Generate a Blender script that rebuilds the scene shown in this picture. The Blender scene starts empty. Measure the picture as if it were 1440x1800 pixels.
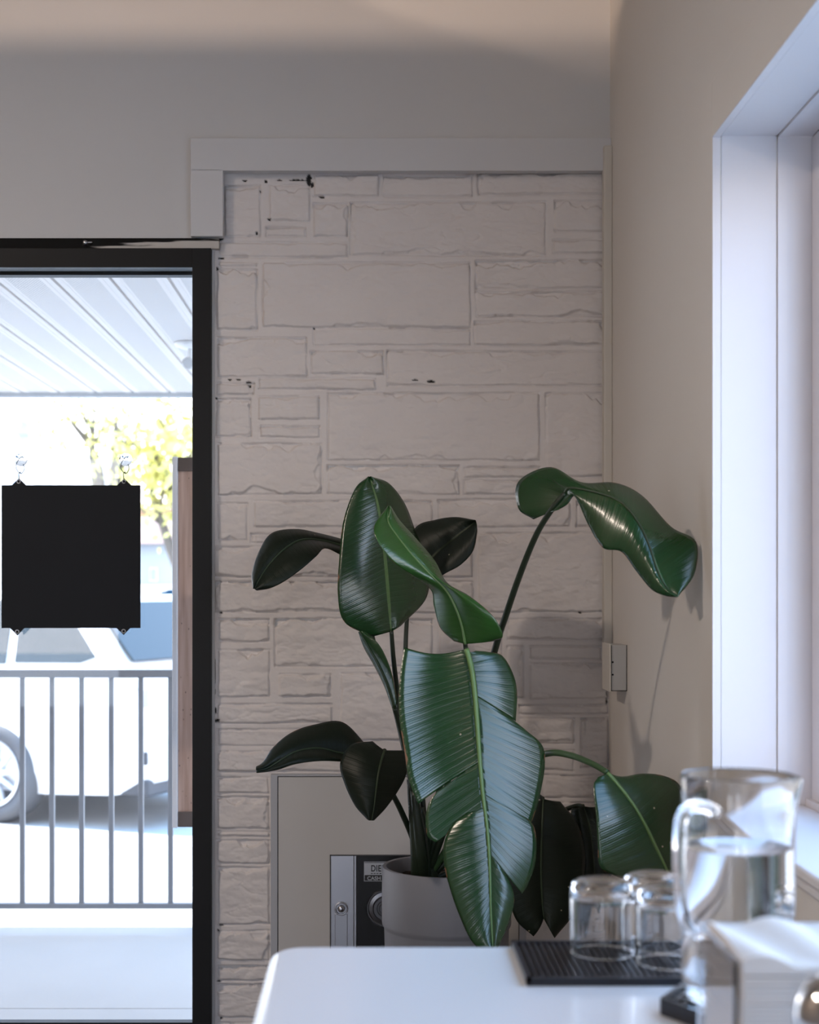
import bpy, bmesh, math, random
import numpy as np
from mathutils import Vector, Matrix

scene = bpy.context.scene
COL = scene.collection
random.seed(7)

# ------------------------------------------------------------------ camera
FPX = 2650.0                      # focal length in pixels of the 1440x1800 frame
VX, VY = 650.0, 1030.0            # vanishing point of the room's depth axis
EYE = 1.2
cam_data = bpy.data.cameras.new('camera')
cam = bpy.data.objects.new('camera', cam_data)
COL.objects.link(cam)
cam.location = (0, 0, EYE)
cam.rotation_euler = (math.pi / 2, 0, 0)
cam_data.sensor_fit = 'AUTO'
cam_data.sensor_width = 36
cam_data.lens = 36 * FPX / 1800
cam_data.shift_x = (720 - VX) / 1800
cam_data.shift_y = (VY - 900) / 1800
cam_data.clip_start = 0.02
cam_data.dof.use_dof = True
cam_data.dof.focus_distance = 3.45
cam_data.dof.aperture_fstop = 4.6
scene.camera = cam

# ------------------------------------------------------------------ light
SKY_STRENGTH = 4.8
SUN_STRENGTH = 12.0
world = bpy.data.worlds.new('world')
scene.world = world
world.use_nodes = True
wn = world.node_tree
wn.nodes.clear()
w_out = wn.nodes.new('ShaderNodeOutputWorld')
w_bg = wn.nodes.new('ShaderNodeBackground')
w_tc = wn.nodes.new('ShaderNodeTexCoord')
w_sep = wn.nodes.new('ShaderNodeSeparateXYZ')
w_ramp = wn.nodes.new('ShaderNodeValToRGB')
w_ramp.color_ramp.elements[0].position = 0.0
w_ramp.color_ramp.elements[0].color = (1.0, 0.94, 0.92, 1)
w_ramp.color_ramp.elements[1].position = 0.75
w_ramp.color_ramp.elements[1].color = (0.28, 0.56, 1.0, 1)
w_mid = w_ramp.color_ramp.elements.new(0.25)
w_mid.color = (0.64, 0.76, 1.0, 1)
wn.links.new(w_tc.outputs['Generated'], w_sep.inputs[0])
wn.links.new(w_sep.outputs['Z'], w_ramp.inputs[0])
wn.links.new(w_ramp.outputs[0], w_bg.inputs[0])
wn.links.new(w_bg.outputs[0], w_out.inputs[0])
w_bg.inputs[1].default_value = SKY_STRENGTH

sun_data = bpy.data.lights.new('sun', 'SUN')
sun = bpy.data.objects.new('sun', sun_data)
COL.objects.link(sun)
sun.location = (-3, 12, 12)
sun.rotation_euler = Vector((0.60, -0.22, -0.75)).to_track_quat('-Z', 'Y').to_euler()
sun_data.energy = SUN_STRENGTH
sun_data.angle = math.radians(0.6)
sun_data.color = (1.0, 0.95, 0.86)


def portal(name, loc, direction, sx, sy):
    d = bpy.data.lights.new(name, 'AREA')
    d.shape = 'RECTANGLE'
    d.size, d.size_y = sx, sy
    d.energy = 1
    d.cycles.is_portal = True
    o = bpy.data.objects.new(name, d)
    COL.objects.link(o)
    o.location = loc
    o.rotation_euler = Vector(direction).to_track_quat('-Z', 'Y').to_euler()
    return o


portal('portal_window', (0.92, 1.78, 1.4), (-1, 0, 0), 2.0, 1.35)
portal('portal_window_near', (0.92, -1.85, 1.4), (-1, 0, 0), 1.35, 1.35)
portal('portal_window_rear', (-1.52, -3.34, 1.22), (0, 1, 0), 2.8, 2.0)
portal('portal_door', (-1.08, 4.2, 1.0), (0, -1, 0), 1.5, 2.2)

scene.view_settings.view_transform = 'Standard'
scene.view_settings.look = 'None'
scene.view_settings.gamma = 1.0
scene.view_settings.use_curve_mapping = False
scene.view_settings.exposure = 0.5
scene.cycles.use_denoising = True
scene.cycles.max_bounces = 14
scene.cycles.diffuse_bounces = 7
scene.cycles.glossy_bounces = 5
scene.cycles.transmission_bounces = 14
scene.cycles.transparent_max_bounces = 16
scene.cycles.sample_clamp_indirect = 6.0


# ------------------------------------------------------------------ helpers
def P(px, py, d):
    """a point of the place, d metres ahead, that the photo shows at (px, py)"""
    return Vector(((px - VX) / FPX * d, d, EYE - (py - VY) / FPX * d))


def XX(px, d):
    return (px - VX) / FPX * d


def ZZ(py, d):
    return EYE - (py - VY) / FPX * d


def new_obj(name, me, mat=None, parent=None, smooth=False, keep=True):
    o = bpy.data.objects.new(name, me)
    COL.objects.link(o)
    if mat is not None:
        me.materials.append(mat)
    if smooth:
        me.polygons.foreach_set('use_smooth', [True] * len(me.polygons))
    if parent is not None:
        o.parent = parent
        if keep:
            par, loc = parent, Vector((0, 0, 0))
            m = Matrix.Identity(4)
            while par is not None:
                m = par.matrix_parent_inverse @ par.matrix_basis @ m if False else par.matrix_basis @ m
                m = par.matrix_parent_inverse @ m
                par = par.parent
            o.matrix_parent_inverse = m.inverted()
    return o


def obj(name, bm, mat=None, parent=None, smooth=False, keep=True):
    me = bpy.data.meshes.new(name)
    bmesh.ops.recalc_face_normals(bm, faces=bm.faces)
    bm.to_mesh(me)
    bm.free()
    return new_obj(name, me, mat, parent, smooth, keep)


def smooth_by_angle(o, deg=40):
    me = o.data
    me.polygons.foreach_set('use_smooth', [True] * len(me.polygons))
    bm = bmesh.new()
    bm.from_mesh(me)
    lim = math.radians(deg)
    for e in bm.edges:
        if len(e.link_faces) == 2:
            e.smooth = e.calc_face_angle(0) < lim
    bm.to_mesh(me)
    bm.free()
    return o


def thing(name, label, cat, loc=(0, 0, 0), rotz=0, group=None):
    o = bpy.data.objects.new(name, None)
    COL.objects.link(o)
    o.location = loc
    o.rotation_euler = (0, 0, rotz)
    o.empty_display_size = 0.05
    return tag(o, label, cat, group)


def tag(o, label, cat, group=None, kind=None):
    o['label'] = label
    o['category'] = cat
    if group:
        o['group'] = group
    if kind:
        o['kind'] = kind
    return o


def struct(o):
    o['kind'] = 'structure'
    return o


def dup(root, loc, label, rotz=0.0):
    r = root.copy()
    COL.objects.link(r)
    r.location = loc
    r.rotation_euler = (0, 0, rotz)
    r['label'] = label
    for ch in list(root.children):
        c = ch.copy()
        COL.objects.link(c)
        c.parent = r
        for g in list(ch.children):
            k = g.copy()
            COL.objects.link(k)
            k.parent = c
    return r


def box(bm, x0, x1, y0, y1, z0, z1, bev=0.0, seg=2):
    r = bmesh.ops.create_cube(bm, size=1.0)
    vs = r['verts']
    for v in vs:
        v.co = Vector((x0 + (v.co.x + .5) * (x1 - x0), y0 + (v.co.y + .5) * (y1 - y0), z0 + (v.co.z + .5) * (z1 - z0)))
    if bev > 0:
        es = list({e for v in vs for e in v.link_edges})
        bmesh.ops.bevel(bm, geom=es, offset=bev, segments=seg, profile=0.5, affect='EDGES', clamp_overlap=True)


def boxes(*bs, bev=0.0):
    bm = bmesh.new()
    for b in bs:
        box(bm, *b, bev=bev)
    return bm


def lathe(bm, prof, c=(0, 0, 0), seg=48, closed=False):
    """spin a (r, z) profile about a vertical axis through c"""
    rings = []
    for r, z in prof:
        if r < 1e-6:
            rings.append([bm.verts.new((c[0], c[1], c[2] + z))])
        else:
            rings.append([bm.verts.new((c[0] + r * math.cos(2 * math.pi * k / seg), c[1] + r * math.sin(2 * math.pi * k / seg), c[2] + z)) for k in range(seg)])
    pairs = list(zip(rings[:-1], rings[1:]))
    if closed:
        pairs.append((rings[-1], rings[0]))
    for a, b in pairs:
        for k in range(seg):
            k2 = (k + 1) % seg
            q = [a[k % len(a)], a[k2 % len(a)], b[k2 % len(b)], b[k % len(b)]]
            u = []
            for v in q:
                if v not in u:
                    u.append(v)
            if len(u) >= 3:
                try:
                    bm.faces.new(u)
                except ValueError:
                    pass


def catmull(pts, n):
    pts = [np.array(p, float) for p in pts]
    if len(pts) < 3:
        return [pts[0] + (pts[-1] - pts[0]) * k / (n - 1) for k in range(n)]
    ext = [2 * pts[0] - pts[1]] + pts + [2 * pts[-1] - pts[-2]]
    out = []
    m = len(pts) - 1
    for k in range(n):
        t = k / (n - 1) * m
        i = min(int(t), m - 1)
        f = t - i
        a, b, c, d = ext[i], ext[i + 1], ext[i + 2], ext[i + 3]
        out.append(0.5 * ((2 * b) + (c - a) * f + (2 * a - 5 * b + 4 * c - d) * f * f + (3 * b - a - 3 * c + d) * f ** 3))
    return out


def tube(bm, pts, r0, r1=None, seg=10, n=None, cap=True, flat=1.0):
    """a round bar along points; radius runs from r0 to r1"""
    r1 = r0 if r1 is None else r1
    p = [Vector(q) for q in (catmull(pts, n) if n else pts)]
    N = len(p)
    rings = []
    prev = None
    for i in range(N):
        t = (p[min(i + 1, N - 1)] - p[max(i - 1, 0)]).normalized()
        if prev is None:
            ref = Vector((0, 0, 1)) if abs(t.z) < .9 else Vector((1, 0, 0))
            a = t.cross(ref).normalized()
        else:
            a = (prev - t * prev.dot(t)).normalized()
        prev = a
        b = t.cross(a)
        r = r0 + (r1 - r0) * i / max(1, N - 1)
        rings.append([bm.verts.new(p[i] + a * (r * math.cos(2 * math.pi * k / seg)) + b * (r * flat * math.sin(2 * math.pi * k / seg))) for k in range(seg)])
    for a, b in zip(rings[:-1], rings[1:]):
        for k in range(seg):
            bm.faces.new((a[k], a[(k + 1) % seg], b[(k + 1) % seg], b[k]))
    if cap:
        bm.faces.new(list(reversed(rings[0])))
        bm.faces.new(rings[-1])


def prism(bm, poly, axis, a, b):
    """extrude a 2-D polygon along an axis ('x','y' or 'z') from a to b"""
    def mk(u, v, w):
        return {'x': (w, u, v), 'y': (u, w, v), 'z': (u, v, w)}[axis]
    A = [bm.verts.new(mk(u, v, a)) for u, v in poly]
    B = [bm.verts.new(mk(u, v, b)) for u, v in poly]
    n = len(poly)
    bm.faces.new(A)
    bm.faces.new(list(reversed(B)))
    for i in range(n):
        bm.faces.new((A[i], A[(i + 1) % n], B[(i + 1) % n], B[i]))


# ------------------------------------------------------------------ materials
def mat_new(name):
    m = bpy.data.materials.new(name)
    m.use_nodes = True
    nt = m.node_tree
    b = nt.nodes['Principled BSDF']
    return m, nt, b


def simple(name, col, rough=0.5, metal=0.0, spec=0.5, noise=0.0, nscale=30, bump=0.0, bscale=200):
    m, nt, b = mat_new(name)
    b.inputs['Base Color'].default_value = (*col, 1)
    b.inputs['Roughness'].default_value = rough
    b.inputs['Metallic'].default_value = metal
    b.inputs['Specular IOR Level'].default_value = spec
    tc = nt.nodes.new('ShaderNodeTexCoord')
    if noise > 0:
        n = nt.nodes.new('ShaderNodeTexNoise')
        n.inputs['Scale'].default_value = nscale
        n.inputs['Detail'].default_value = 5
        r = nt.nodes.new('ShaderNodeMix')
        r.data_type = 'RGBA'
        r.inputs[6].default_value = (*[c * (1 - noise) for c in col], 1)
        r.inputs[7].default_value = (*[min(1, c * (1 + noise)) for c in col], 1)
        nt.links.new(tc.outputs['Object'], n.inputs['Vector'])
        nt.links.new(n.outputs['Fac'], r.inputs[0])
        nt.links.new(r.outputs[2], b.inputs['Base Color'])
    if bump > 0:
        n2 = nt.nodes.new('ShaderNodeTexNoise')
        n2.inputs['Scale'].default_value = bscale
        n2.inputs['Detail'].default_value = 4
        bp = nt.nodes.new('ShaderNodeBump')
        bp.inputs['Strength'].default_value = bump
        bp.inputs['Distance'].default_value = 0.002
        nt.links.new(tc.outputs['Object'], n2.inputs['Vector'])
        nt.links.new(n2.outputs['Fac'], bp.inputs['Height'])
        nt.links.new(bp.outputs[0], b.inputs['Normal'])
    return m


def math_node(nt, op, a, b=None, c=None):
    n = nt.nodes.new('ShaderNodeMath')
    n.operation = op
    for i, v in enumerate((a, b, c)):
        if v is None:
            continue
        if isinstance(v, (int, float)):
            n.inputs[i].default_value = v
        else:
            nt.links.new(v, n.inputs[i])
    return n.outputs[0]


def glass_mat(name, tint=(1, 1, 1), ior=1.47, rough=0.0):
    m, nt, b = mat_new(name)
    b.inputs['Base Color'].default_value = (*tint, 1)
    b.inputs['Roughness'].default_value = rough
    b.inputs['Transmission Weight'].default_value = 1.0
    b.inputs['IOR'].default_value = ior
    return m


def pane_mat(name, tint=(0.985, 0.985, 0.985)):
    """flat window glass: lets light straight through and mirrors a little at a slant"""
    m, nt, b = mat_new(name)
    nt.nodes.remove(b)
    out = nt.nodes['Material Output']
    tr = nt.nodes.new('ShaderNodeBsdfTransparent')
    tr.inputs[0].default_value = (*tint, 1)
    gl = nt.nodes.new('ShaderNodeBsdfGlossy')
    gl.inputs['Roughness'].default_value = 0.01
    fr = nt.nodes.new('ShaderNodeFresnel')
    geo = nt.nodes.new('ShaderNodeNewGeometry')
    iv = math_node(nt, 'MULTIPLY_ADD', geo.outputs['Backfacing'], 1 / 1.45 - 1.45, 1.45)
    nt.links.new(iv, fr.inputs[0])
    mx = nt.nodes.new('ShaderNodeMixShader')
    nt.links.new(fr.outputs[0], mx.inputs[0])
    nt.links.new(tr.outputs[0], mx.inputs[1])
    nt.links.new(gl.outputs[0], mx.inputs[2])
    nt.links.new(mx.outputs[0], out.inputs[0])
    return m


M = {}
M['wall'] = simple('wall_paint', (0.63, 0.625, 0.625), 0.75, noise=0.015, nscale=4, bump=0.05, bscale=300)
M['wall_side'] = simple('side_wall_paint', (0.70, 0.665, 0.625), 0.6, noise=0.015, nscale=4, bump=0.05, bscale=300)
M['ceiling'] = simple('ceiling_paint', (0.25, 0.24, 0.23), 0.8)
M['far_wall'] = simple('brown_wall_paint', (0.24, 0.20, 0.17), 0.8)
M['floor'] = simple('floor_vinyl', (0.11, 0.095, 0.08), 0.45, noise=0.2, nscale=6)
M['trim'] = simple('trim_paint', (0.64, 0.64, 0.655), 0.5, noise=0.01, nscale=6)
M['white_trim'] = simple('white_window_trim', (0.72, 0.69, 0.70), 0.4)
M['black_frame'] = simple('black_door_paint', (0.008, 0.0085, 0.0095), 0.5, spec=0.25)
M['pane'] = pane_mat('window_glass')
M['sign'] = simple('black_board', (0.008, 0.0095, 0.0125), 0.6, spec=0.2, noise=0.1, nscale=8)
M['chrome'] = simple('chrome', (0.75, 0.75, 0.76), 0.12, metal=1.0)
M['steel'] = simple('brushed_steel', (0.55, 0.56, 0.60), 0.28, metal=1.0)
M['dial'] = simple('dark_steel_dial', (0.16, 0.16, 0.17), 0.3, metal=1.0)
M['clear'] = glass_mat('clear_glass')
M['water'] = glass_mat('water', (0.97, 0.99, 1.0), 1.33)
M['acrylic'] = glass_mat('clear_acrylic', (0.99, 0.99, 1.0), 1.3)
M['suction'] = glass_mat('clear_vinyl', (0.96, 0.97, 0.97), 1.2)
M['table'] = simple('white_laminate', (0.79, 0.80, 0.82), 0.18, spec=0.5)
M['rubber'] = simple('black_rubber', (0.012, 0.012, 0.017), 0.45, spec=0.4)
M['silicone'] = simple('black_silicone', (0.012, 0.013, 0.017), 0.3, spec=0.5)
M['paper'] = simple('napkin_paper', (0.69, 0.65, 0.61), 0.9, bump=0.3, bscale=120)
M['pot'] = simple('grey_stoneware', (0.195, 0.20, 0.225), 0.55, noise=0.08, nscale=9, bump=0.1, bscale=150)
M['soil'] = simple('potting_soil', (0.03, 0.02, 0.014), 0.95, noise=0.5, nscale=60, bump=1.0, bscale=120)
M['safe'] = simple('safe_door_paint', (0.56, 0.55, 0.535), 0.45, noise=0.04, nscale=5)
M['safe_edge'] = simple('safe_frame_paint', (0.44, 0.455, 0.49), 0.5, noise=0.05, nscale=7)
M['black_enamel'] = simple('black_enamel', (0.006, 0.007, 0.008), 0.25)
M['dark_gap'] = simple('dark_gap', (0.01, 0.01, 0.011), 0.9)
M['badge'] = simple('badge_silver', (0.42, 0.43, 0.45), 0.4, metal=0.6)
M['ink'] = simple('black_ink', (0.01, 0.01, 0.01), 0.5)
M['ivory'] = simple('ivory_enamel', (0.62, 0.585, 0.53), 0.5)
M['box_grey'] = simple('galvanised_grey', (0.44, 0.435, 0.425), 0.5, noise=0.05, nscale=40)
M['rail'] = simple('grey_rail_paint', (0.17, 0.18, 0.195), 0.4)
M['soffit_metal'] = simple('fascia_metal', (0.42, 0.44, 0.46), 0.5)
M['concrete'] = simple('porch_concrete', (0.475, 0.455, 0.43), 0.75, noise=0.07, nscale=3, bump=0.2, bscale=60)
M['pavement'] = simple('pale_pavement', (0.36, 0.35, 0.335), 0.9, noise=0.06, nscale=2)
M['alu'] = simple('white_aluminium', (0.70, 0.72, 0.76), 0.4)
M['exterior'] = simple('exterior_stucco', (0.55, 0.53, 0.50), 0.85)
M['car_white'] = simple('white_car_paint', (0.82, 0.82, 0.83), 0.25)
M['car_blue'] = simple('blue_car_paint', (0.005, 0.032, 0.058), 0.7, spec=0.15)
M['car_glass'] = simple('car_window_glass', (0.022, 0.032, 0.036), 0.35, spec=0.25)
M['tyre'] = simple('tyre_rubber', (0.10, 0.10, 0.105), 0.8)
M['alloy'] = simple('alloy_wheel', (0.55, 0.57, 0.60), 0.35, metal=0.7)
M['dark_plastic'] = simple('dark_plastic', (0.06, 0.06, 0.065), 0.6)
M['red_lamp'] = simple('tail_lamp_plastic', (0.42, 0.40, 0.41), 0.2)
M['house_white'] = simple('white_siding', (0.80, 0.80, 0.80), 0.8)
M['house_blue'] = simple('pale_blue_siding', (0.42, 0.48, 0.54), 0.8)
M['house_yellow'] = simple('yellow_siding', (0.75, 0.55, 0.25), 0.8)
M['roof_brown'] = simple('brown_shingles', (0.20, 0.13, 0.11), 0.9)
M['roof_red'] = simple('red_tiles', (0.42, 0.22, 0.15), 0.9)
M['slate'] = simple('blue_grey_slate', (0.30, 0.36, 0.45), 0.8)
M['house_glass'] = simple('house_window_glass', (0.28, 0.38, 0.46), 0.1)
M['bark'] = simple('pale_bark', (0.13, 0.11, 0.09), 0.9)
M['foliage'] = simple('yellow_green_leaves', (0.62, 0.58, 0.20), 0.7)
M['lamp_white'] = simple('white_lamp_enamel', (0.75, 0.75, 0.74), 0.4)
M['grey_lens'] = simple('frosted_lens', (0.55, 0.56, 0.57), 0.3)


def head_strip_mat():
    m, nt, b = mat_new('worn_black_strip')
    tc = nt.nodes.new('ShaderNodeTexCoord')
    mp = nt.nodes.new('ShaderNodeMapping')
    mp.inputs['Scale'].default_value = (3.5, 1, 60)
    n = nt.nodes.new('ShaderNodeTexNoise')
    n.inputs['Scale'].default_value = 2.0
    n.inputs['Detail'].default_value = 6
    nt.links.new(tc.outputs['Object'], mp.inputs[0])
    nt.links.new(mp.outputs[0], n.inputs['Vector'])
    sx = nt.nodes.new('ShaderNodeSeparateXYZ')
    nt.links.new(tc.outputs['Object'], sx.inputs[0])
    # the black paint is worn away towards the right end and the lower lip
    g = math_node(nt, 'MULTIPLY_ADD', sx.outputs['X'], 1.6, 1.37)
    z = math_node(nt, 'MULTIPLY_ADD', sx.outputs['Z'], -22.0, 46.3)
    s = math_node(nt, 'ADD', g, z)
    s = math_node(nt, 'ADD', s, math_node(nt, 'MULTIPLY_ADD', n.outputs['Fac'], 1.2, -0.55))
    r = nt.nodes.new('ShaderNodeValToRGB')
    r.color_ramp.elements[0].position = 0.45
    r.color_ramp.elements[0].color = (0.010, 0.010, 0.010, 1)
    r.color_ramp.elements[1].position = 0.6
    r.color_ramp.elements[1].color = (0.56, 0.53, 0.49, 1)
    nt.links.new(s, r.inputs[0])
    nt.links.new(r.outputs[0], b.inputs['Base Color'])
    b.inputs['Roughness'].default_value = 0.75
    b.inputs['Specular IOR Level'].default_value = 0.12
    return m


M['head_strip'] = head_strip_mat()


def stone_mat():
    m, nt, b = mat_new('painted_stone')
    at = nt.nodes.new('ShaderNodeAttribute')
    at.attribute_name = 'chip'
    tc = nt.nodes.new('ShaderNodeTexCoord')
    n = nt.nodes.new('ShaderNodeTexNoise')
    n.inputs['Scale'].default_value = 9
    n.inputs['Detail'].default_value = 6
    mx = nt.nodes.new('ShaderNodeMix')
    mx.data_type = 'RGBA'
    mx.inputs[6].default_value = (0.70, 0.66, 0.645, 1)
    mx.inputs[7].default_value = (0.76, 0.72, 0.70, 1)
    m2 = nt.nodes.new('ShaderNodeMix')
    m2.data_type = 'RGBA'
    m2.inputs[7].default_value = (0.012, 0.011, 0.010, 1)
    nt.links.new(tc.outputs['Object'], n.inputs['Vector'])
    nt.links.new(n.outputs['Fac'], mx.inputs[0])
    nt.links.new(mx.outputs[2], m2.inputs[6])
    nt.links.new(at.outputs['Fac'], m2.inputs[0])
    nt.links.new(m2.outputs[2], b.inputs['Base Color'])
    b.inputs['Roughness'].default_value = 0.55
    b.inputs['Specular IOR Level'].default_value = 0.35
    n2 = nt.nodes.new('ShaderNodeTexNoise')
    n2.inputs['Scale'].default_value = 160
    n2.inputs['Detail'].default_value = 5
    bp = nt.nodes.new('ShaderNodeBump')
    bp.inputs['Strength'].default_value = 0.25
    bp.inputs['Distance'].default_value = 0.0015
    nt.links.new(tc.outputs['Object'], n2.inputs['Vector'])
    nt.links.new(n2.outputs['Fac'], bp.inputs['Height'])
    nt.links.new(bp.outputs[0], b.inputs['Normal'])
    return m


M['stone'] = stone_mat()


def soffit_mat():
    m, nt, b = mat_new('perforated_soffit')
    tc = nt.nodes.new('ShaderNodeTexCoord')
    s = nt.nodes.new('ShaderNodeSeparateXYZ')
    nt.links.new(tc.outputs['Object'], s.inputs[0])
    pitch = 0.0105
    row = math_node(nt, 'MULTIPLY', s.outputs['Y'], 1 / pitch)
    stag = math_node(nt, 'MULTIPLY', math_node(nt, 'FLOORED_MODULO', math_node(nt, 'FLOOR', row), 2.0), 0.5)
    cx = math_node(nt, 'SUBTRACT', math_node(nt, 'FRACT', math_node(nt, 'MULTIPLY_ADD', s.outputs['X'], 1 / pitch, stag)), 0.5)
    cy = math_node(nt, 'SUBTRACT', math_node(nt, 'FRACT', row), 0.5)
    d = math_node(nt, 'SQRT', math_node(nt, 'ADD', math_node(nt, 'MULTIPLY', cx, cx), math_node(nt, 'MULTIPLY', cy, cy)))
    hole = math_node(nt, 'LESS_THAN', d, 0.30)
    # holes only in the middle field of every panel
    px = math_node(nt, 'FRACT', math_node(nt, 'MULTIPLY_ADD', s.outputs['X'], 1 / 0.19, 0.463 + 10))
    fld = math_node(nt, 'MULTIPLY', math_node(nt, 'GREATER_THAN', px, 0.22), math_node(nt, 'LESS_THAN', px, 0.80))
    f = math_node(nt, 'MULTIPLY', hole, fld)
    mx = nt.nodes.new('ShaderNodeMix')
    mx.data_type = 'RGBA'
    mx.inputs[6].default_value = (0.66, 0.62, 0.59, 1)
    mx.inputs[7].default_value = (0.11, 0.11, 0.115, 1)
    nt.links.new(f, mx.inputs[0])
    nt.links.new(mx.outputs[2], b.inputs['Base Color'])
    b.inputs['Roughness'].default_value = 0.5
    return m


M['soffit'] = soffit_mat()


def wood_mat():
    m, nt, b = mat_new('knotty_pine')
    tc = nt.nodes.new('ShaderNodeTexCoord')
    mp = nt.nodes.new('ShaderNodeMapping')
    mp.inputs['Scale'].default_value = (45, 45, 2.5)
    n = nt.nodes.new('ShaderNodeTexNoise')
    n.inputs['Scale'].default_value = 1.5
    n.inputs['Detail'].default_value = 7
    r = nt.nodes.new('ShaderNodeValToRGB')
    r.color_ramp.elements[0].position = 0.3
    r.color_ramp.elements[0].color = (0.34, 0.215, 0.165, 1)
    r.color_ramp.elements[1].position = 0.75
    r.color_ramp.elements[1].color = (0.58, 0.42, 0.345, 1)
    v = nt.nodes.new('ShaderNodeTexVoronoi')
    mp2 = nt.nodes.new('ShaderNodeMapping')
    mp2.inputs['Scale'].default_value = (16, 16, 7)
    nt.links.new(tc.outputs['Object'], mp.inputs[0])
    nt.links.new(tc.outputs['Object'], mp2.inputs[0])
    nt.links.new(mp.outputs[0], n.inputs['Vector'])
    nt.links.new(mp2.outputs[0], v.inputs['Vector'])
    nt.links.new(n.outputs['Fac'], r.inputs[0])
    kn = math_node(nt, 'LESS_THAN', v.outputs['Distance'], 0.10)
    mx = nt.nodes.new('ShaderNodeMix')
    mx.data_type = 'RGBA'
    mx.inputs[7].default_value = (0.07, 0.045, 0.04, 1)
    nt.links.new(kn, mx.inputs[0])
    nt.links.new(r.outputs[0], mx.inputs[6])
    nt.links.new(mx.outputs[2], b.inputs['Base Color'])
    b.inputs['Roughness'].default_value = 0.6
    return m


M['pine'] = wood_mat()
M['dark_wood'] = simple('dark_wood', (0.10, 0.075, 0.065), 0.6, noise=0.2, nscale=30)


def leaf_mat(name, top, rib, rough, transl, spec=0.78):
    m, nt, b = mat_new(name)
    uv = nt.nodes.new('ShaderNodeUVMap')
    s = nt.nodes.new('ShaderNodeSeparateXYZ')
    nt.links.new(uv.outputs[0], s.inputs[0])
    u, v = s.outputs['X'], s.outputs['Y']
    tc = nt.nodes.new('ShaderNodeTexCoord')
    n = nt.nodes.new('ShaderNodeTexNoise')
    n.inputs['Scale'].default_value = 14
    n.inputs['Detail'].default_value = 5
    nt.links.new(tc.outputs['Object'], n.inputs['Vector'])
    base = nt.nodes.new('ShaderNodeMix')
    base.data_type = 'RGBA'
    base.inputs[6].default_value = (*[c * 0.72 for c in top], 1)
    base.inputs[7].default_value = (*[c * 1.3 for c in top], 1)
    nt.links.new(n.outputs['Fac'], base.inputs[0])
    # fine side veins running from the midrib out to the edge
    wob = math_node(nt, 'MULTIPLY_ADD', n.outputs['Fac'], 0.006, v)
    fine = math_node(nt, 'SINE', math_node(nt, 'MULTIPLY', wob, 2 * math.pi / 0.0042))
    coarse = math_node(nt, 'SINE', math_node(nt, 'MULTIPLY', wob, 2 * math.pi / 0.026))
    sharp = math_node(nt, 'POWER', math_node(nt, 'ABSOLUTE', coarse), 0.35)
    hgt = math_node(nt, 'ADD', math_node(nt, 'MULTIPLY', fine, 0.10), math_node(nt, 'MULTIPLY', sharp, 0.9))
    bp = nt.nodes.new('ShaderNodeBump')
    bp.inputs['Strength'].default_value = 0.15
    bp.inputs['Distance'].default_value = 0.003
    nt.links.new(hgt, bp.inputs['Height'])
    nt.links.new(bp.outputs[0], b.inputs['Normal'])
    # brown scorched edge in spots
    n3 = nt.nodes.new('ShaderNodeTexNoise')
    n3.inputs['Scale'].default_value = 26
    n3.inputs['Detail'].default_value = 3
    nt.links.new(tc.outputs['Object'], n3.inputs['Vector'])
    ed = math_node(nt, 'GREATER_THAN', math_node(nt, 'ADD', u, math_node(nt, 'MULTIPLY', n3.outputs['Fac'], 0.22)), 1.12)
    bm_ = nt.nodes.new('ShaderNodeMix')
    bm_.data_type = 'RGBA'
    bm_.inputs[7].default_value = (0.22, 0.11, 0.06, 1)
    nt.links.new(ed, bm_.inputs[0])
    # paler hairline along the edge
    nt.links.new(base.outputs[2], bm_.inputs[6])
    # pale specks
    vo = nt.nodes.new('ShaderNodeTexVoronoi')
    vo.inputs['Scale'].default_value = 22
    nt.links.new(tc.outputs['Object'], vo.inputs['Vector'])
    sp = math_node(nt, 'LESS_THAN', vo.outputs['Distance'], 0.045)
    b2 = nt.nodes.new('ShaderNodeMix')
    b2.data_type = 'RGBA'
    b2.inputs[7].default_value = (0.40, 0.36, 0.26, 1)
    nt.links.new(sp, b2.inputs[0])
    nt.links.new(bm_.outputs[2], b2.inputs[6])
    # pale green by the midrib
    cl = math_node(nt, 'LESS_THAN', u, 0.035)
    b3 = nt.nodes.new('ShaderNodeMix')
    b3.data_type = 'RGBA'
    b3.inputs[7].default_value = (*rib, 1)
    nt.links.new(cl, b3.inputs[0])
    nt.links.new(b2.outputs[2], b3.inputs[6])
    nt.links.new(b3.outputs[2], b.inputs['Base Color'])
    b.inputs['Roughness'].default_value = rough
    b.inputs['Specular IOR Level'].default_value = spec
    b.inputs['Coat Weight'].default_value = 0.18 if spec > .5 else 0.0
    b.inputs['Coat Roughness'].default_value = 0.16
    if transl > 0:
        tl = nt.nodes.new('ShaderNodeBsdfTranslucent')
        tl.inputs[0].default_value = (top[0] * 3, top[1] * 3.5, top[2] * 1.5, 1)
        mx = nt.nodes.new('ShaderNodeMixShader')
        mx.inputs[0].default_value = transl
        out = nt.nodes['Material Output']
        nt.links.new(b.outputs[0], mx.inputs[1])
        nt.links.new(tl.outputs[0], mx.inputs[2])
        nt.links.new(mx.outputs[0], out.inputs[0])
    return m


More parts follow.
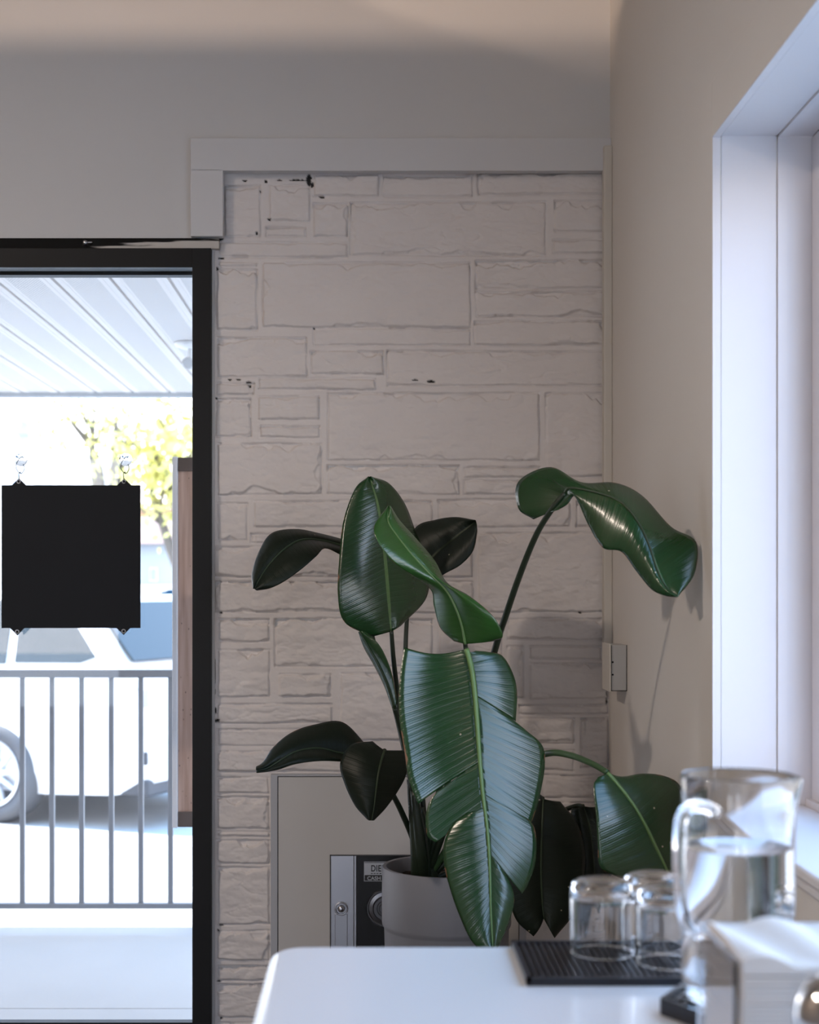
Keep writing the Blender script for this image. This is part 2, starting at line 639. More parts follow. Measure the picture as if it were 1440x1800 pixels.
M['leaf'] = leaf_mat('leaf_green', (0.012, 0.050, 0.014), (0.10, 0.19, 0.06), 0.26, 0.08)
M['leaf_shaded'] = leaf_mat('leaf_shaded_green', (0.006, 0.012, 0.0065), (0.02, 0.033, 0.014), 0.45, 0.02, 0.3)  # darker leaf copy: shade of the backlit leaves put into its colour
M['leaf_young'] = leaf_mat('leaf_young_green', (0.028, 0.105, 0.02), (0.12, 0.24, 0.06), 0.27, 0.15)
M['midrib'] = simple('midrib_green', (0.13, 0.23, 0.08), 0.4)
M['midrib_shaded'] = simple('midrib_shaded_green', (0.025, 0.045, 0.02), 0.45)  # darker midrib copy made to go with the shaded leaves
M['petiole'] = simple('petiole_green', (0.016, 0.026, 0.014), 0.4, noise=0.25, nscale=20)
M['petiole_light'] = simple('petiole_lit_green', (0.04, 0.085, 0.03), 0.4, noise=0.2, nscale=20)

# ------------------------------------------------------------------ room shell
D = 4.0                 # stone wall
XW = 0.6355             # right wall
XC = 0.6205             # face of the window casing
CEIL = 3.3
YWIN0, YWIN1 = 0.85, 2.731
ZWIN0, ZWIN1 = 0.803, 2.014
XDOOR = -0.4178         # right edge of the black door frame
ZDOOR = 2.118

struct(obj('floor', boxes((-3.3, 0.9, -3.2, 4.12, -0.1, 0.0)), M['floor']))
struct(obj('ceiling', boxes((-3.3, 0.9, -3.2, 4.2, CEIL, CEIL + 0.2)), M['ceiling']))
struct(obj('wall_left', boxes((-3.4, -3.2, -3.2, 4.2, -0.1, CEIL)), M['far_wall']))
RX0, RX1, RZ0, RZ1 = -2.9, -0.15, 0.25, 2.2
PX0, PX1 = -1.8, -1.1  # pier in the unseen rear window, placed to keep reflections off the board
struct(obj('wall_front', boxes((-3.4, RX0, -3.3, -3.1, -0.1, CEIL), (RX1, 0.9, -3.3, -3.1, -0.1, CEIL), (RX0, RX1, -3.3, -3.1, RZ1, CEIL), (PX0, PX1, -3.3, -3.1, -0.1, CEIL), (RX0, RX1, -3.3, -3.1, -0.1, RZ0)), M['far_wall']))
win3 = bpy.data.objects.new('window_3', None)
COL.objects.link(win3)
win3.location = ((RX0 + RX1) / 2, -3.2, RZ0)
struct(win3)
obj('frame', boxes((RX0, RX0 + .06, -3.24, -3.18, RZ0, RZ1), (RX1 - .06, RX1, -3.24, -3.18, RZ0, RZ1), (PX0 - .06, PX0, -3.24, -3.18, RZ0, RZ1), (PX1, PX1 + .06, -3.24, -3.18, RZ0, RZ1), (RX0, RX1, -3.24, -3.18, RZ0, RZ0 + .06), (RX0, RX1, -3.24, -3.18, RZ1 - .06, RZ1)), M['black_frame'], win3)
obj('pane', boxes((RX0 + .05, PX0 - .05, -3.212, -3.208, RZ0 + .05, RZ1 - .05), (PX1 + .05, RX1 - .05, -3.212, -3.208, RZ0 + .05, RZ1 - .05)), M['pane'], win3)
wr = struct(obj('wall_right', boxes(
    (XW, 0.86, YWIN1 + 0.003, 4.2, -0.1, CEIL),
    (XW, 0.86, -1.2, YWIN0 - 0.003, -0.1, CEIL),
    (XW, 0.86, -3.2, -2.5, -0.1, CEIL),
    (XW, 0.86, -2.5, -1.2, ZWIN1 + 0.003, CEIL),
    (XW, 0.86, -2.5, -1.2, -0.1, ZWIN0 - 0.03),
    (XW, 0.86, YWIN0 - 0.003, YWIN1 + 0.003, ZWIN1 + 0.003, CEIL),
    (XW, 0.86, YWIN0 - 0.003, YWIN1 + 0.003, -0.1, ZWIN0 - 0.03)), M['wall_side']))
FACE = 3.985            # face of the plaster on the back wall
x_tr0, x_tr1, x_tr2 = XX(335, 3.965), XX(392, 3.965), XW
z_tr0, z_tr1, z_tr2 = ZZ(415, 3.965), ZZ(300, 3.965), ZZ(242, 3.965)
wall_back = struct(obj('wall_back', boxes(
    (-3.3, XW + .01, FACE, 4.15, z_tr1 + .01, CEIL),
    (-3.3, x_tr0 + .02, FACE, 4.15, ZDOOR, z_tr1 + .01),
    (-3.3, -1.78, FACE, 4.15, -0.1, ZDOOR),
    (x_tr0 + .02, XW + .01, 4.016, 4.15, ZDOOR, z_tr1 + .02),
    (XDOOR + 0.0003, XDOOR + 0.0065, 3.992, 4.15, -0.1, ZDOOR),
    (XDOOR + 0.002, XW + .01, 4.016, 4.15, -0.1, ZDOOR)), M['wall']))
tr = obj('trim_1', boxes((x_tr0, x_tr2, 3.965, 3.995, z_tr1, z_tr2, ), (x_tr0, x_tr1, 3.965, 3.995, z_tr0, z_tr1 + .004), bev=0.0015), M['trim'])
struct(tr)


# ---- painted ashlar stone
def vnoise(x, y, seed):
    xi, yi = np.floor(x).astype(np.int64), np.floor(y).astype(np.int64)
    xf, yf = x - xi, y - yi

    def h(a, b):
        n = (a * 374761393 + b * 668265263 + seed * 974634721) & 0x7fffffff
        n = ((n ^ (n >> 13)) * 1274126177) & 0x7fffffff
        return ((n ^ (n >> 16)) & 0xffff) / 65535.0
    sx, sy = xf * xf * (3 - 2 * xf), yf * yf * (3 - 2 * yf)
    a = h(xi, yi) * (1 - sx) + h(xi + 1, yi) * sx
    b = h(xi, yi + 1) * (1 - sx) + h(xi + 1, yi + 1) * sx
    return a * (1 - sy) + b * sy


def fbm(x, y, seed, oct=4):
    s, a, t = 0, 1.0, 0
    for k in range(oct):
        s = s + a * vnoise(x * 2 ** k, y * 2 ** k, seed + k * 17)
        t += a
        a *= 0.5
    return s / t - 0.5


STONES = [  # x0, y0, x1, y1 measured on the wall
    (393, 324, 459, 416), (473, 323, 546, 390), (467, 398, 539, 416), (551, 306, 667, 346), (673, 306, 832, 346),
    (551, 356, 612, 416), (615, 354, 961, 449), (384, 424, 612, 452), (380, 472, 453, 580), (384, 459, 453, 469),
    (461, 460, 828, 576), (551, 576, 828, 608), (380, 592, 540, 663), (545, 616, 674, 658), (679, 616, 1066, 679),
    (453, 664, 660, 686), (378, 700, 441, 768), (378, 672, 446, 694), (840, 303, 1062, 342), (974, 352, 1062, 408), (972, 420, 1064, 446),
    (836, 456, 1066, 508), (836, 512, 1066, 557), (833, 564, 1068, 607), (454, 696, 562, 738), (456, 748, 562, 770),
    (575, 690, 949, 810), (382, 779, 566, 870), (575, 817, 808, 870), (381, 883, 436, 950), (446, 880, 760, 927),
    (441, 937, 640, 955), (376, 960, 640, 1015), (376, 1022, 700, 1077), (959, 690, 1070, 838), (815, 820, 950, 840),
    (815, 844, 950, 870), (770, 877, 1003, 927), (1014, 880, 1070, 928), (840, 936, 1070, 1077), (648, 937, 830, 1015),
    (708, 1022, 832, 1077), (382, 1087, 473, 1129), (482, 1087, 760, 1173), (381, 1141, 475, 1226), (770, 1087, 884, 1173),
    (892, 1087, 1071, 1125), (490, 1185, 582, 1226), (598, 1183, 760, 1302), (381, 1237, 585, 1272), (381, 1281, 590, 1312),
    (381, 1320, 760, 1357), (770, 1183, 905, 1302), (770, 1312, 905, 1400), (892, 1135, 921, 1228), (931, 1135, 1058, 1160), (931, 1166, 1071, 1229),
    (912, 1238, 1071, 1256), (912, 1262, 1010, 1309), (1021, 1262, 1071, 1350), (912, 1318, 1010, 1356), (956, 1362, 1071, 1404),
    (880, 1410, 1071, 1470), (1015, 1480, 1071, 1530), (1015, 1540, 1071, 1640), (1015, 1650, 1071, 1720), (1015, 1730, 1071, 1890),
    (381, 1365, 474, 1395), (381, 1400, 474, 1458), (381, 1462, 474, 1472), (381, 1477, 474, 1519), (381, 1524, 474, 1626),
    (381, 1636, 474, 1689), (381, 1698, 474, 1725), (381, 1730, 474, 1790), (381, 1798, 474, 1890),
]
STEP = 1.7
gx = np.arange(374.0, 1071.8, STEP)
gy = np.arange(296.0, 1894.0, STEP)
X, Y = np.meshgrid(gx, gy)
H = np.full_like(X, 4.2)
H += 0.9 * fbm(X / 40, Y / 12, 3) + 0.35 * fbm(X / 6, Y / 6, 5)
wx = X + 3.2 * fbm(X / 45, Y / 45, 11, 2) + 1.2 * fbm(X / 9, Y / 9, 12, 2)
wy = Y + 3.2 * fbm(X / 60, Y / 40, 21, 2) + 1.6 * fbm(X / 12, Y / 9, 22, 2)


def sstep(a, b, v):
    t = np.clip((v - a) / (b - a), 0, 1)
    return t * t * (3 - 2 * t)


for i, (x0, y0, x1, y1) in enumerate(STONES):
    m_ = (X > x0 - 8) & (X < x1 + 8) & (Y > y0 - 8) & (Y < y1 + 8)
    xs, ys = wx[m_], wy[m_]
    sx, sy = X[m_], Y[m_]
    dl, dr, dt, db = xs - x0, x1 - xs, ys - y0, y1 - ys
    # slightly rounded rectangle distance
    d = np.minimum(np.minimum(dl, dr), np.minimum(dt, db))
    hgt = y1 - y0
    inside = sstep(-0.6, 1.6, d)
    rs = np.random.RandomState(i + 5)
    lvl = rs.uniform(4.4, 6.6) + rs.uniform(-1, 1) * (sx - (x0 + x1) / 2) / max(60, x1 - x0) * 1.6
    face = np.full_like(d, lvl)
    # a hewn face: chipped facets below the top arris and above the bottom one
    ch = min(0.42 * hgt, 26)
    top_line = ch * np.clip(0.25 + 1.7 * fbm(sx / 34 + i * 7.3, sy * 0 + i, 31, 4), 0.02, 1.0) * rs.uniform(0.5, 1.1)
    bot_line = ch * np.clip(0.12 + 1.6 * fbm(sx / 40 + i * 3.1, sy * 0 + i, 47, 4), 0.0, 0.9) * rs.uniform(0.3, 0.9)
    face = face - (4.6 + 2.4 * fbm(sx / 12, sy / 12, 51 + i, 3)) * (1 - sstep(-1.2, 1.6, dt - top_line)) * rs.uniform(0.5, 1.15)
    face = face - 3.4 * (1 - sstep(-1.2, 2.2, db - bot_line)) * rs.uniform(0.3, 1.0)
    if rs.rand() < 0.35:
        side = 18 * np.clip(0.2 + 1.6 * fbm(sy / 22 + i, sx * 0 + i, 61, 3), 0, 1)
        face = face - 1.8 * (1 - sstep(-1.0, 1.6, (dl if rs.rand() < .5 else dr) - side))
    # facets and grain
    fac = fbm(sx / 50 + i, sy / 26, 71, 3)
    face = face + 4.0 * np.abs(fac) + 1.1 * fbm(sx / 11, sy / 7, 83, 3)
    ridge = np.abs(fbm(sx / 90 + 2 * i, sy / 22 + i, 93, 3))
    face = face - 1.7 * (1 - sstep(0.0, 0.03, ridge)) * rs.uniform(0.05, 0.45)
    groove = 3.4 * (1 - sstep(0.6, 3.4, d)) * (0.55 + 0.9 * np.clip(0.5 + 1.4 * fbm(sx / 30, sy / 30, 151 + i, 2), 0, 1))
    Hs = face - groove
    H[m_] = H[m_] * (1 - inside) + Hs * inside
# bare spots where the paint is missing, and dark lines along two edges
CHIP = np.zeros_like(X)


def chip(cx, cy, rx, ry, k=0.55, seed=1):
    global CHIP
    q = np.sqrt(((X - cx) / rx) ** 2 + ((Y - cy) / ry) ** 2) + k * 2 * fbm(X / 4, Y / 4, seed + int(cx), 3)
    CHIP = np.maximum(CHIP, 1 - sstep(0.75, 1.05, q))


for c in [(430, 317, 5, 1.6), (467, 318, 3, 2.6), (492, 316, 6, 1.4), (522, 316, 16, 1.6), (543, 316, 4.5, 12), (549, 324, 3, 5), (457, 336, 1.8, 2),
          (473, 385, 3, 1.8), (388, 453, 5, 2.4), (394, 330, 2, 4), (382, 472, 2.2, 3), (403, 667, 4, 1.6), (419, 667, 5, 1.7), (438, 672, 6, 2.4), (439, 678, 3, 3.5),
          (380, 700, 2, 2), (381, 1267, 6, 3), (378, 1250, 2, 7), (377, 1215, 1.8, 5), (377, 1180, 1.4, 22), (388, 1077, 5, 1.5), (389, 1627, 4, 1.4), (383, 1637, 2, 3),
          (384, 1726, 4, 1.6), (388, 1791, 3, 1.5), (566, 346, 7, 1.4), (451, 410, 2, 3), (758, 670, 8, 2), (730, 668, 7, 1.2), (377, 424, 6, 12), (386, 418, 5, 4), (552, 577, 2, 2),
          (1021, 1077, 4, 1.3)]:
    chip(*c)
gap = (X > 1061) * sstep(0.02, 0.14, fbm(X / 8, Y / 26, 131, 3)) * sstep(1064.5, 1067.5, X + 3 * fbm(X / 3, Y / 5, 141, 2)) * (Y > 430) * (Y < 1260)
CHIP = np.maximum(CHIP, gap)
CHIP = np.maximum(CHIP, ((Y > 299.5) & (Y < 302) & (X > 925) & (X < 1064)).astype(float) * 0.9)
H -= 2.0 * CHIP
PXM = D / FPX
vx = (X - VX) * PXM
vz = EYE - (Y - VY) * PXM
vy = D + 0.0155 - H * PXM * 1.85
ny_, nx_ = X.shape
verts = np.stack([vx, vy, vz], -1).reshape(-1, 3)
idx = np.arange(nx_ * ny_).reshape(ny_, nx_)
quads = np.stack([idx[:-1, :-1], idx[1:, :-1], idx[1:, 1:], idx[:-1, 1:]], -1).reshape(-1, 4)
me = bpy.data.meshes.new('stone_veneer')
me.vertices.add(len(verts))
me.vertices.foreach_set('co', verts.astype(np.float32).ravel())
me.loops.add(quads.size)
me.loops.foreach_set('vertex_index', quads.astype(np.int32).ravel())
me.polygons.add(len(quads))
me.polygons.foreach_set('loop_start', (np.arange(len(quads)) * 4).astype(np.int32))
me.polygons.foreach_set('use_smooth', np.ones(len(quads), bool))
me.update(calc_edges=True)
at = me.attributes.new('chip', 'FLOAT', 'POINT')
at.data.foreach_set('value', CHIP.astype(np.float32).ravel())
stone = new_obj('stone_veneer', me, M['stone'], wall_back)
stone['label'] = 'white painted rough ashlar stone facing'

# ---- strip in the corner and small electrical box
bm = bmesh.new()
box(bm, XX(1061, 3.955), XW, 3.945, 3.98, ZZ(1140, 3.95), ZZ(256, 3.95), bev=0.003)
strip = obj('cable_trunking', bm, M['ivory'])
tag(strip, 'slim painted cable trunking running down the corner to the wall box', 'trunking')
t = thing('junction_box', 'small painted steel electrical box on the side wall at the corner', 'junction box', (0.614, 3.77, ZZ(1215, 3.72)))
xl, xr_ = XX(1072, 3.72), XW
zb, zt = ZZ(1214, 3.72), ZZ(1134, 3.72)
obj('body', boxes((xl + .004, xr_ + .001, 3.722, 3.82, zb, zt), bev=0.0012), M['box_grey'], t)
o = obj('cover_plate', boxes((xl - .001, xl + .003, 3.717, 3.835, zb - .003, zt + .003), bev=0.001), M['ivory'], t)
o['label'] = 'ivory cover plate'
obj('gap_shade', boxes((XW - .0016, XW + .001, 3.7205, 3.73, zb, zt), (xl + .003, XW, 3.7213, 3.73, zb - .0012, zb + .0004), (xl + .0031, xl + .0048, 3.7205, 3.73, zb, zt)), M['dark_gap'], t)  # dark strips put where the gaps round the box lie in shade
for zc in (1153, 1177, 1200):
    bm = bmesh.new()
    tube(bm, [(XX(1086, 3.72), 3.7215, ZZ(zc, 3.72)), (XX(1086, 3.72), 3.7235, ZZ(zc, 3.72))], 0.0098, seg=24)
    box(bm, XX(1086, 3.72) - .0098, XX(1086, 3.72) - .006, 3.7208, 3.7225, ZZ(zc, 3.72) - .001, ZZ(zc, 3.72) + .001)
    obj('knockout', bm, M['box_grey'], t)
for zc in (1164, 1186):
    bm = bmesh.new()
    tube(bm, [(XX(1077.5, 3.72), 3.7205, ZZ(zc, 3.72)), (XX(1077.5, 3.72), 3.724, ZZ(zc, 3.72))], 0.0024, seg=12)
    o = obj('screw_hole', bm, M['dark_gap'], t)

# ---- right window
win = bpy.data.objects.new('window_1', None)
COL.objects.link(win)
win.location = (0.72, (YWIN0 + YWIN1) / 2, ZWIN0)
struct(win)
CW = 0.10
obj('casing', boxes((XC, XW, YWIN1, YWIN1 + CW, ZWIN0 - .02, ZWIN1 + CW), (XC, XW, YWIN0 - CW, YWIN0, ZWIN0 - .02, ZWIN1 + CW),
                    (XC, XW, YWIN0, YWIN1, ZWIN1, ZWIN1 + CW), bev=0.0012), M['wall_side'], win)
# lining of the opening: painted edge, lining board, stop, outer frame
J = []
for (xa, xb, off) in ((XC + .0006, XW - .0008, -.0012), (XW + .0022, 0.737, .0018), (0.7395, 0.757, -.002), (0.757, 0.86, .001)):
    J += [(xa, xb, YWIN1 + off, YWIN1 + .02, ZWIN0, ZWIN1 + .02), (xa, xb, YWIN0 - .02, YWIN0 - off, ZWIN0, ZWIN1 + .02),
          (xa, xb, YWIN0 - .02, YWIN1 + .02, ZWIN1 + off, ZWIN1 + .02)]
obj('lining', boxes(*J), M['white_trim'], win)
S = 0.055
xs0, xs1 = 0.80, 0.84
sash = obj('sash', boxes((xs0, xs1, YWIN1 - .01 - S, YWIN1 - .002, ZWIN0 + .01, ZWIN1 - .002), (xs0, xs1, YWIN0 + .002, YWIN0 + .01 + S, ZWIN0 + .01, ZWIN1 - .002),
           (xs0, xs1, YWIN0 + .01 + S, YWIN1 - .01 - S, ZWIN1 - S, ZWIN1 - .002), (xs0, xs1, YWIN0 + .01 + S, YWIN1 - .01 - S, ZWIN0 + .01, ZWIN0 + .01 + S), bev=0.003), M['white_trim'], win)
obj('pane', boxes((0.818, 0.822, YWIN0 + S, YWIN1 - S, ZWIN0 + S, ZWIN1 - S)), M['pane'], sash)
bm = bmesh.new()
box(bm, 0.608, 0.79, YWIN0 - .12, YWIN1 + .12, ZWIN0 - .020, ZWIN0, bev=0.006, seg=3)
box(bm, XC, XW, YWIN0 - .1, YWIN1 + .1, ZWIN0 - .040, ZWIN0 - .0255, bev=0.003)
box(bm, 0.79, 0.90, YWIN0 - .01, YWIN1 + .01, ZWIN0 - .03, ZWIN0 + .012)
obj('sill', bm, M['white_trim'], win)

win2 = bpy.data.objects.new('added_window', None)  # unseen window added to bring in more daylight from the right
COL.objects.link(win2)
win2.location = (0.72, -1.85, ZWIN0)
struct(win2)
obj('frame', boxes((0.80, 0.84, -2.5, -2.44, ZWIN0 - .03, ZWIN1), (0.80, 0.84, -1.26, -1.2, ZWIN0 - .03, ZWIN1), (0.80, 0.84, -1.88, -1.82, ZWIN0, ZWIN1),
                   (0.80, 0.84, -2.5, -1.2, ZWIN1 - .06, ZWIN1 + .003), (0.62, 0.90, -2.5, -1.2, ZWIN0 - .03, ZWIN0)), M['white_trim'], win2)
obj('pane', boxes((0.818, 0.822, -2.45, -1.25, ZWIN0, ZWIN1 - .055)), M['pane'], win2)

# ---- glazed black door on the left
YF = 3.97
door = bpy.data.objects.new('door_1', None)
COL.objects.link(door)
door.location = (-1.1, YF, 0)
struct(door)
xi = XX(338, YF)
z0_, z1_ = ZZ(470, YF), ZZ(436, YF)
XL = -1.76
obj('frame', boxes((xi, XDOOR, YF, YF + .03, 0.0, z1_), (XL, XL + .05, YF, YF + .03, 0.0, z1_), (XL, xi, YF, YF + .03, z0_, z1_), (XL, xi, YF, YF + .03, 0, .05), bev=0.001), M['black_frame'], door)
obj('glass', boxes((XL + .045, xi + .002, 3.983, 3.988, .045, z0_ + .004)), M['pane'], door)
o = obj('head_strip', boxes((XL, x_tr1 - .012, 3.978, 4.0, z1_ + .0005, ZDOOR), bev=0.001), M['head_strip'], door)
o['label'] = 'metal head strip with worn black paint'
bm = bmesh.new()
c = P(150, 427, 3.975)
tube(bm, [c + Vector((0, .004, 0)), c + Vector((0, -.006, 0)), c + Vector((0, -.009, 0))], 0.0075, 0.004, seg=16)
tube(bm, [c + Vector((0.004, -.002, 0)), c + Vector((.018, -.002, .001))], 0.003, 0.002, seg=8)
obj('bolt', bm, M['steel'], door, smooth=True)
obj('outer_lintel_bar', boxes((XL, xi - .001, 4.05, 4.085, ZZ(483.5, 4.05), ZZ(476.5, 4.05)), (XL, xi + .03, 4.052, 4.08, ZZ(474, 4.05) + .002, ZZ(474, 4.05) + .02)), M['black_frame'], door)

# ------------------------------------------------------------------ outside: porch
struct(obj('floor_porch', boxes((-7, 0.86, 4.15, 4.706, -0.5, -0.12), (-7, 0.86, 4.712, 5.835, -0.5, -0.12), (-7, .86, 4.7, 4.72, -0.5, -0.128)), M['concrete']))
struct(obj('ground', boxes((-70, 60, -30, 90, -0.7, -0.5)), M['pavement']))
ZS = 2.2
bm = bmesh.new()
seam0 = -1.04
prof = []
k = -30
while True:
    xa = seam0 + 0.19 * k
    if xa > 1.2:
        break
    if xa > -7:
        box(bm, xa + .013, xa + .19, 4.16, 7.80, ZS, ZS + .012)
        # ribs that stiffen each panel
        box(bm, xa + .030, xa + .034, 4.16, 7.80, ZS - .0015, ZS)
        box(bm, xa + .166, xa + .170, 4.16, 7.80, ZS - .0015, ZS)
    k += 1
box(bm, -7, 1.3, 4.16, 7.8, ZS + .012, ZS + .03)
struct(obj('ceiling_porch', bm, M['soffit']))
struct(obj('roof_porch', boxes((-7, 1.3, 4.16, 7.86, ZS + .03, ZS + .22)), M['exterior']))
struct(obj('trim_2', boxes((-7, 1.3, 7.80, 7.86, ZS - .022, ZS + .22)), M['soffit_metal']))

lc = Vector((XX(334, 6.2), 6.2, ZS))
t = thing('porch_light', 'small white flood light on the porch ceiling by the door frame', 'light', lc)
bm = bmesh.new()
lathe(bm, [(0, 0), (.062, 0), (.064, -.004), (.058, -.014), (.03, -.026), (0, -.028)], lc, 40)
obj('ceiling_plate', bm, M['lamp_white'], t, smooth=True)
bm = bmesh.new()
tube(bm, [lc + Vector((0, 0, -.02)), lc + Vector((.002, -.01, -.05)), lc + Vector((.002, -.02, -.07))], .010, .012, seg=14)
obj('arm', bm, M['lamp_white'], t, smooth=True)
bm = bmesh.new()
tube(bm, [lc + Vector((.002, -.005, -.072)), lc + Vector((.0, -.03, -.082)), lc + Vector((-.002, -.05, -.092))], .014, .026, seg=18)
o = obj('lamp_head', bm, M['lamp_white'], t, smooth=True)
bm = bmesh.new()
tube(bm, [lc + Vector((-.002, -.0505, -.0922)), lc + Vector((-.0022, -.053, -.0934))], .022, .02, seg=18)
obj('lens', bm, M['grey_lens'], o)

# ---- railing
YR = 5.78
t = thing('porch_railing', 'grey metal porch railing with square balusters outside the door', 'railing', (-1.5, YR, -0.12))
zr = lambda py: ZZ(py, YR)
xr = lambda px: XX(px, YR)
xa, xb = -3.3, xr(352)
obj('top_rail', boxes((xa, xb, YR - .022, YR + .022, zr(1191), zr(1177)), bev=0.004), M['rail'], t)
obj('bottom_rail', boxes((xa, xb, YR - .016, YR + .016, zr(1596.5), zr(1587)), bev=0.003), M['rail'], t)
px = 300.0
while xr(px) > xa:
    obj('baluster', boxes((xr(px) - .0098, xr(px) + .0098, YR - .0098, YR + .0098, zr(1588), zr(1190)), bev=0.002), M['rail'], t)
    px -= 52.1
for xp in (xa - .02, xb + .02):
    obj('post', boxes((xp - .025, xp + .025, YR - .025, YR + .025, -0.12, zr(1176)), bev=0.003), M['rail'], t)

# ---- pine display board outside, on brackets
YB = 4.42
t = thing('display_board', 'tall pine board in a white metal frame hung outside beside the door', 'board', (-.45, YB, ZZ(1455, YB)))
zt, zb = ZZ(804, YB), ZZ(1454, YB)
x0, xe = XX(303, YB), -.30
obj('wood_panel', boxes((x0 + .016, xe, YB + .006, YB + .03, zb + .02, zt - .02)), M['pine'], t)
obj('metal_edge', boxes((x0, x0 + .0155, YB - .004, YB + .045, zb - .002, zt + .002), bev=0.002), M['alu'], t)
obj('top_cap', boxes((x0 + .0157, xe, YB + .0, YB + .04, ZZ(828, YB), zt), bev=0.002), M['dark_wood'], t)
obj('bottom_cap', boxes((x0 + .0157, xe, YB + .0, YB + .04, zb, ZZ(1427, YB)), bev=0.002), M['dark_wood'], t)
for zc in (1.35, 0.7):
    obj('bracket', boxes((-.36, -.33, 4.15, YB + .032, zc - .02, zc + .02)), M['alu'], t)

# ------------------------------------------------------------------ outside: cars, houses, trees
GZ = -0.5


def wheel(parent, x, y, r, side):
    w = 0.22
    bm = bmesh.new()
    lathe(bm, [(r * .66, -w / 2), (r * .9, -w / 2), (r * .98, -w / 2 + .03), (r, 0), (r * .98, w / 2 - .03), (r * .9, w / 2), (r * .66, w / 2)], (0, 0, 0), 40, closed=True)
    bmesh.ops.rotate(bm, verts=bm.verts, cent=(0, 0, 0), matrix=Matrix.Rotation(math.pi / 2, 3, 'X'))
    bmesh.ops.translate(bm, verts=bm.verts, vec=(x, y, r))
    wh = obj('wheel', bm, M['tyre'], parent, smooth=True, keep=False)
    bm = bmesh.new()
    s = side
    for k in range(10):
        a = 2 * math.pi * k / 10
        p0 = Vector((x + .05 * math.cos(a), y + s * .085, r + .05 * math.sin(a)))
        p1 = Vector((x + r * .64 * math.cos(a + .1), y + s * .10, r + r * .64 * math.sin(a + .1)))
        tube(bm, [p0, p1], .03, .018, seg=6)
    bm2 = [(r * .60, -.05), (r * .67, -.06), (r * .67, .06), (r * .60, .05)]
    n0 = len(bm.verts)
    lathe(bm, bm2, (0, 0, 0), 36, closed=True)
    lathe(bm, [(0, -.03), (.06, -.03), (.055, .03), (0, .035)], (0, 0, 0), 20)
    nv = list(bm.verts)[n0:]
    bmesh.ops.rotate(bm, verts=nv, cent=(0, 0, 0), matrix=Matrix.Rotation(-s * math.pi / 2, 3, 'X'))
    bmesh.ops.translate(bm, verts=nv, vec=(x, y + s * .06, r))
    obj('rim', bm, M['alloy'], wh, smooth=False, keep=False)
    bm = bmesh.new()
    tube(bm, [(x, y - s * .02, r), (x, y + s * .02, r)], r * .66, seg=30)
    o = obj('brake_disc', bm, M['dark_plastic'], wh, keep=False)


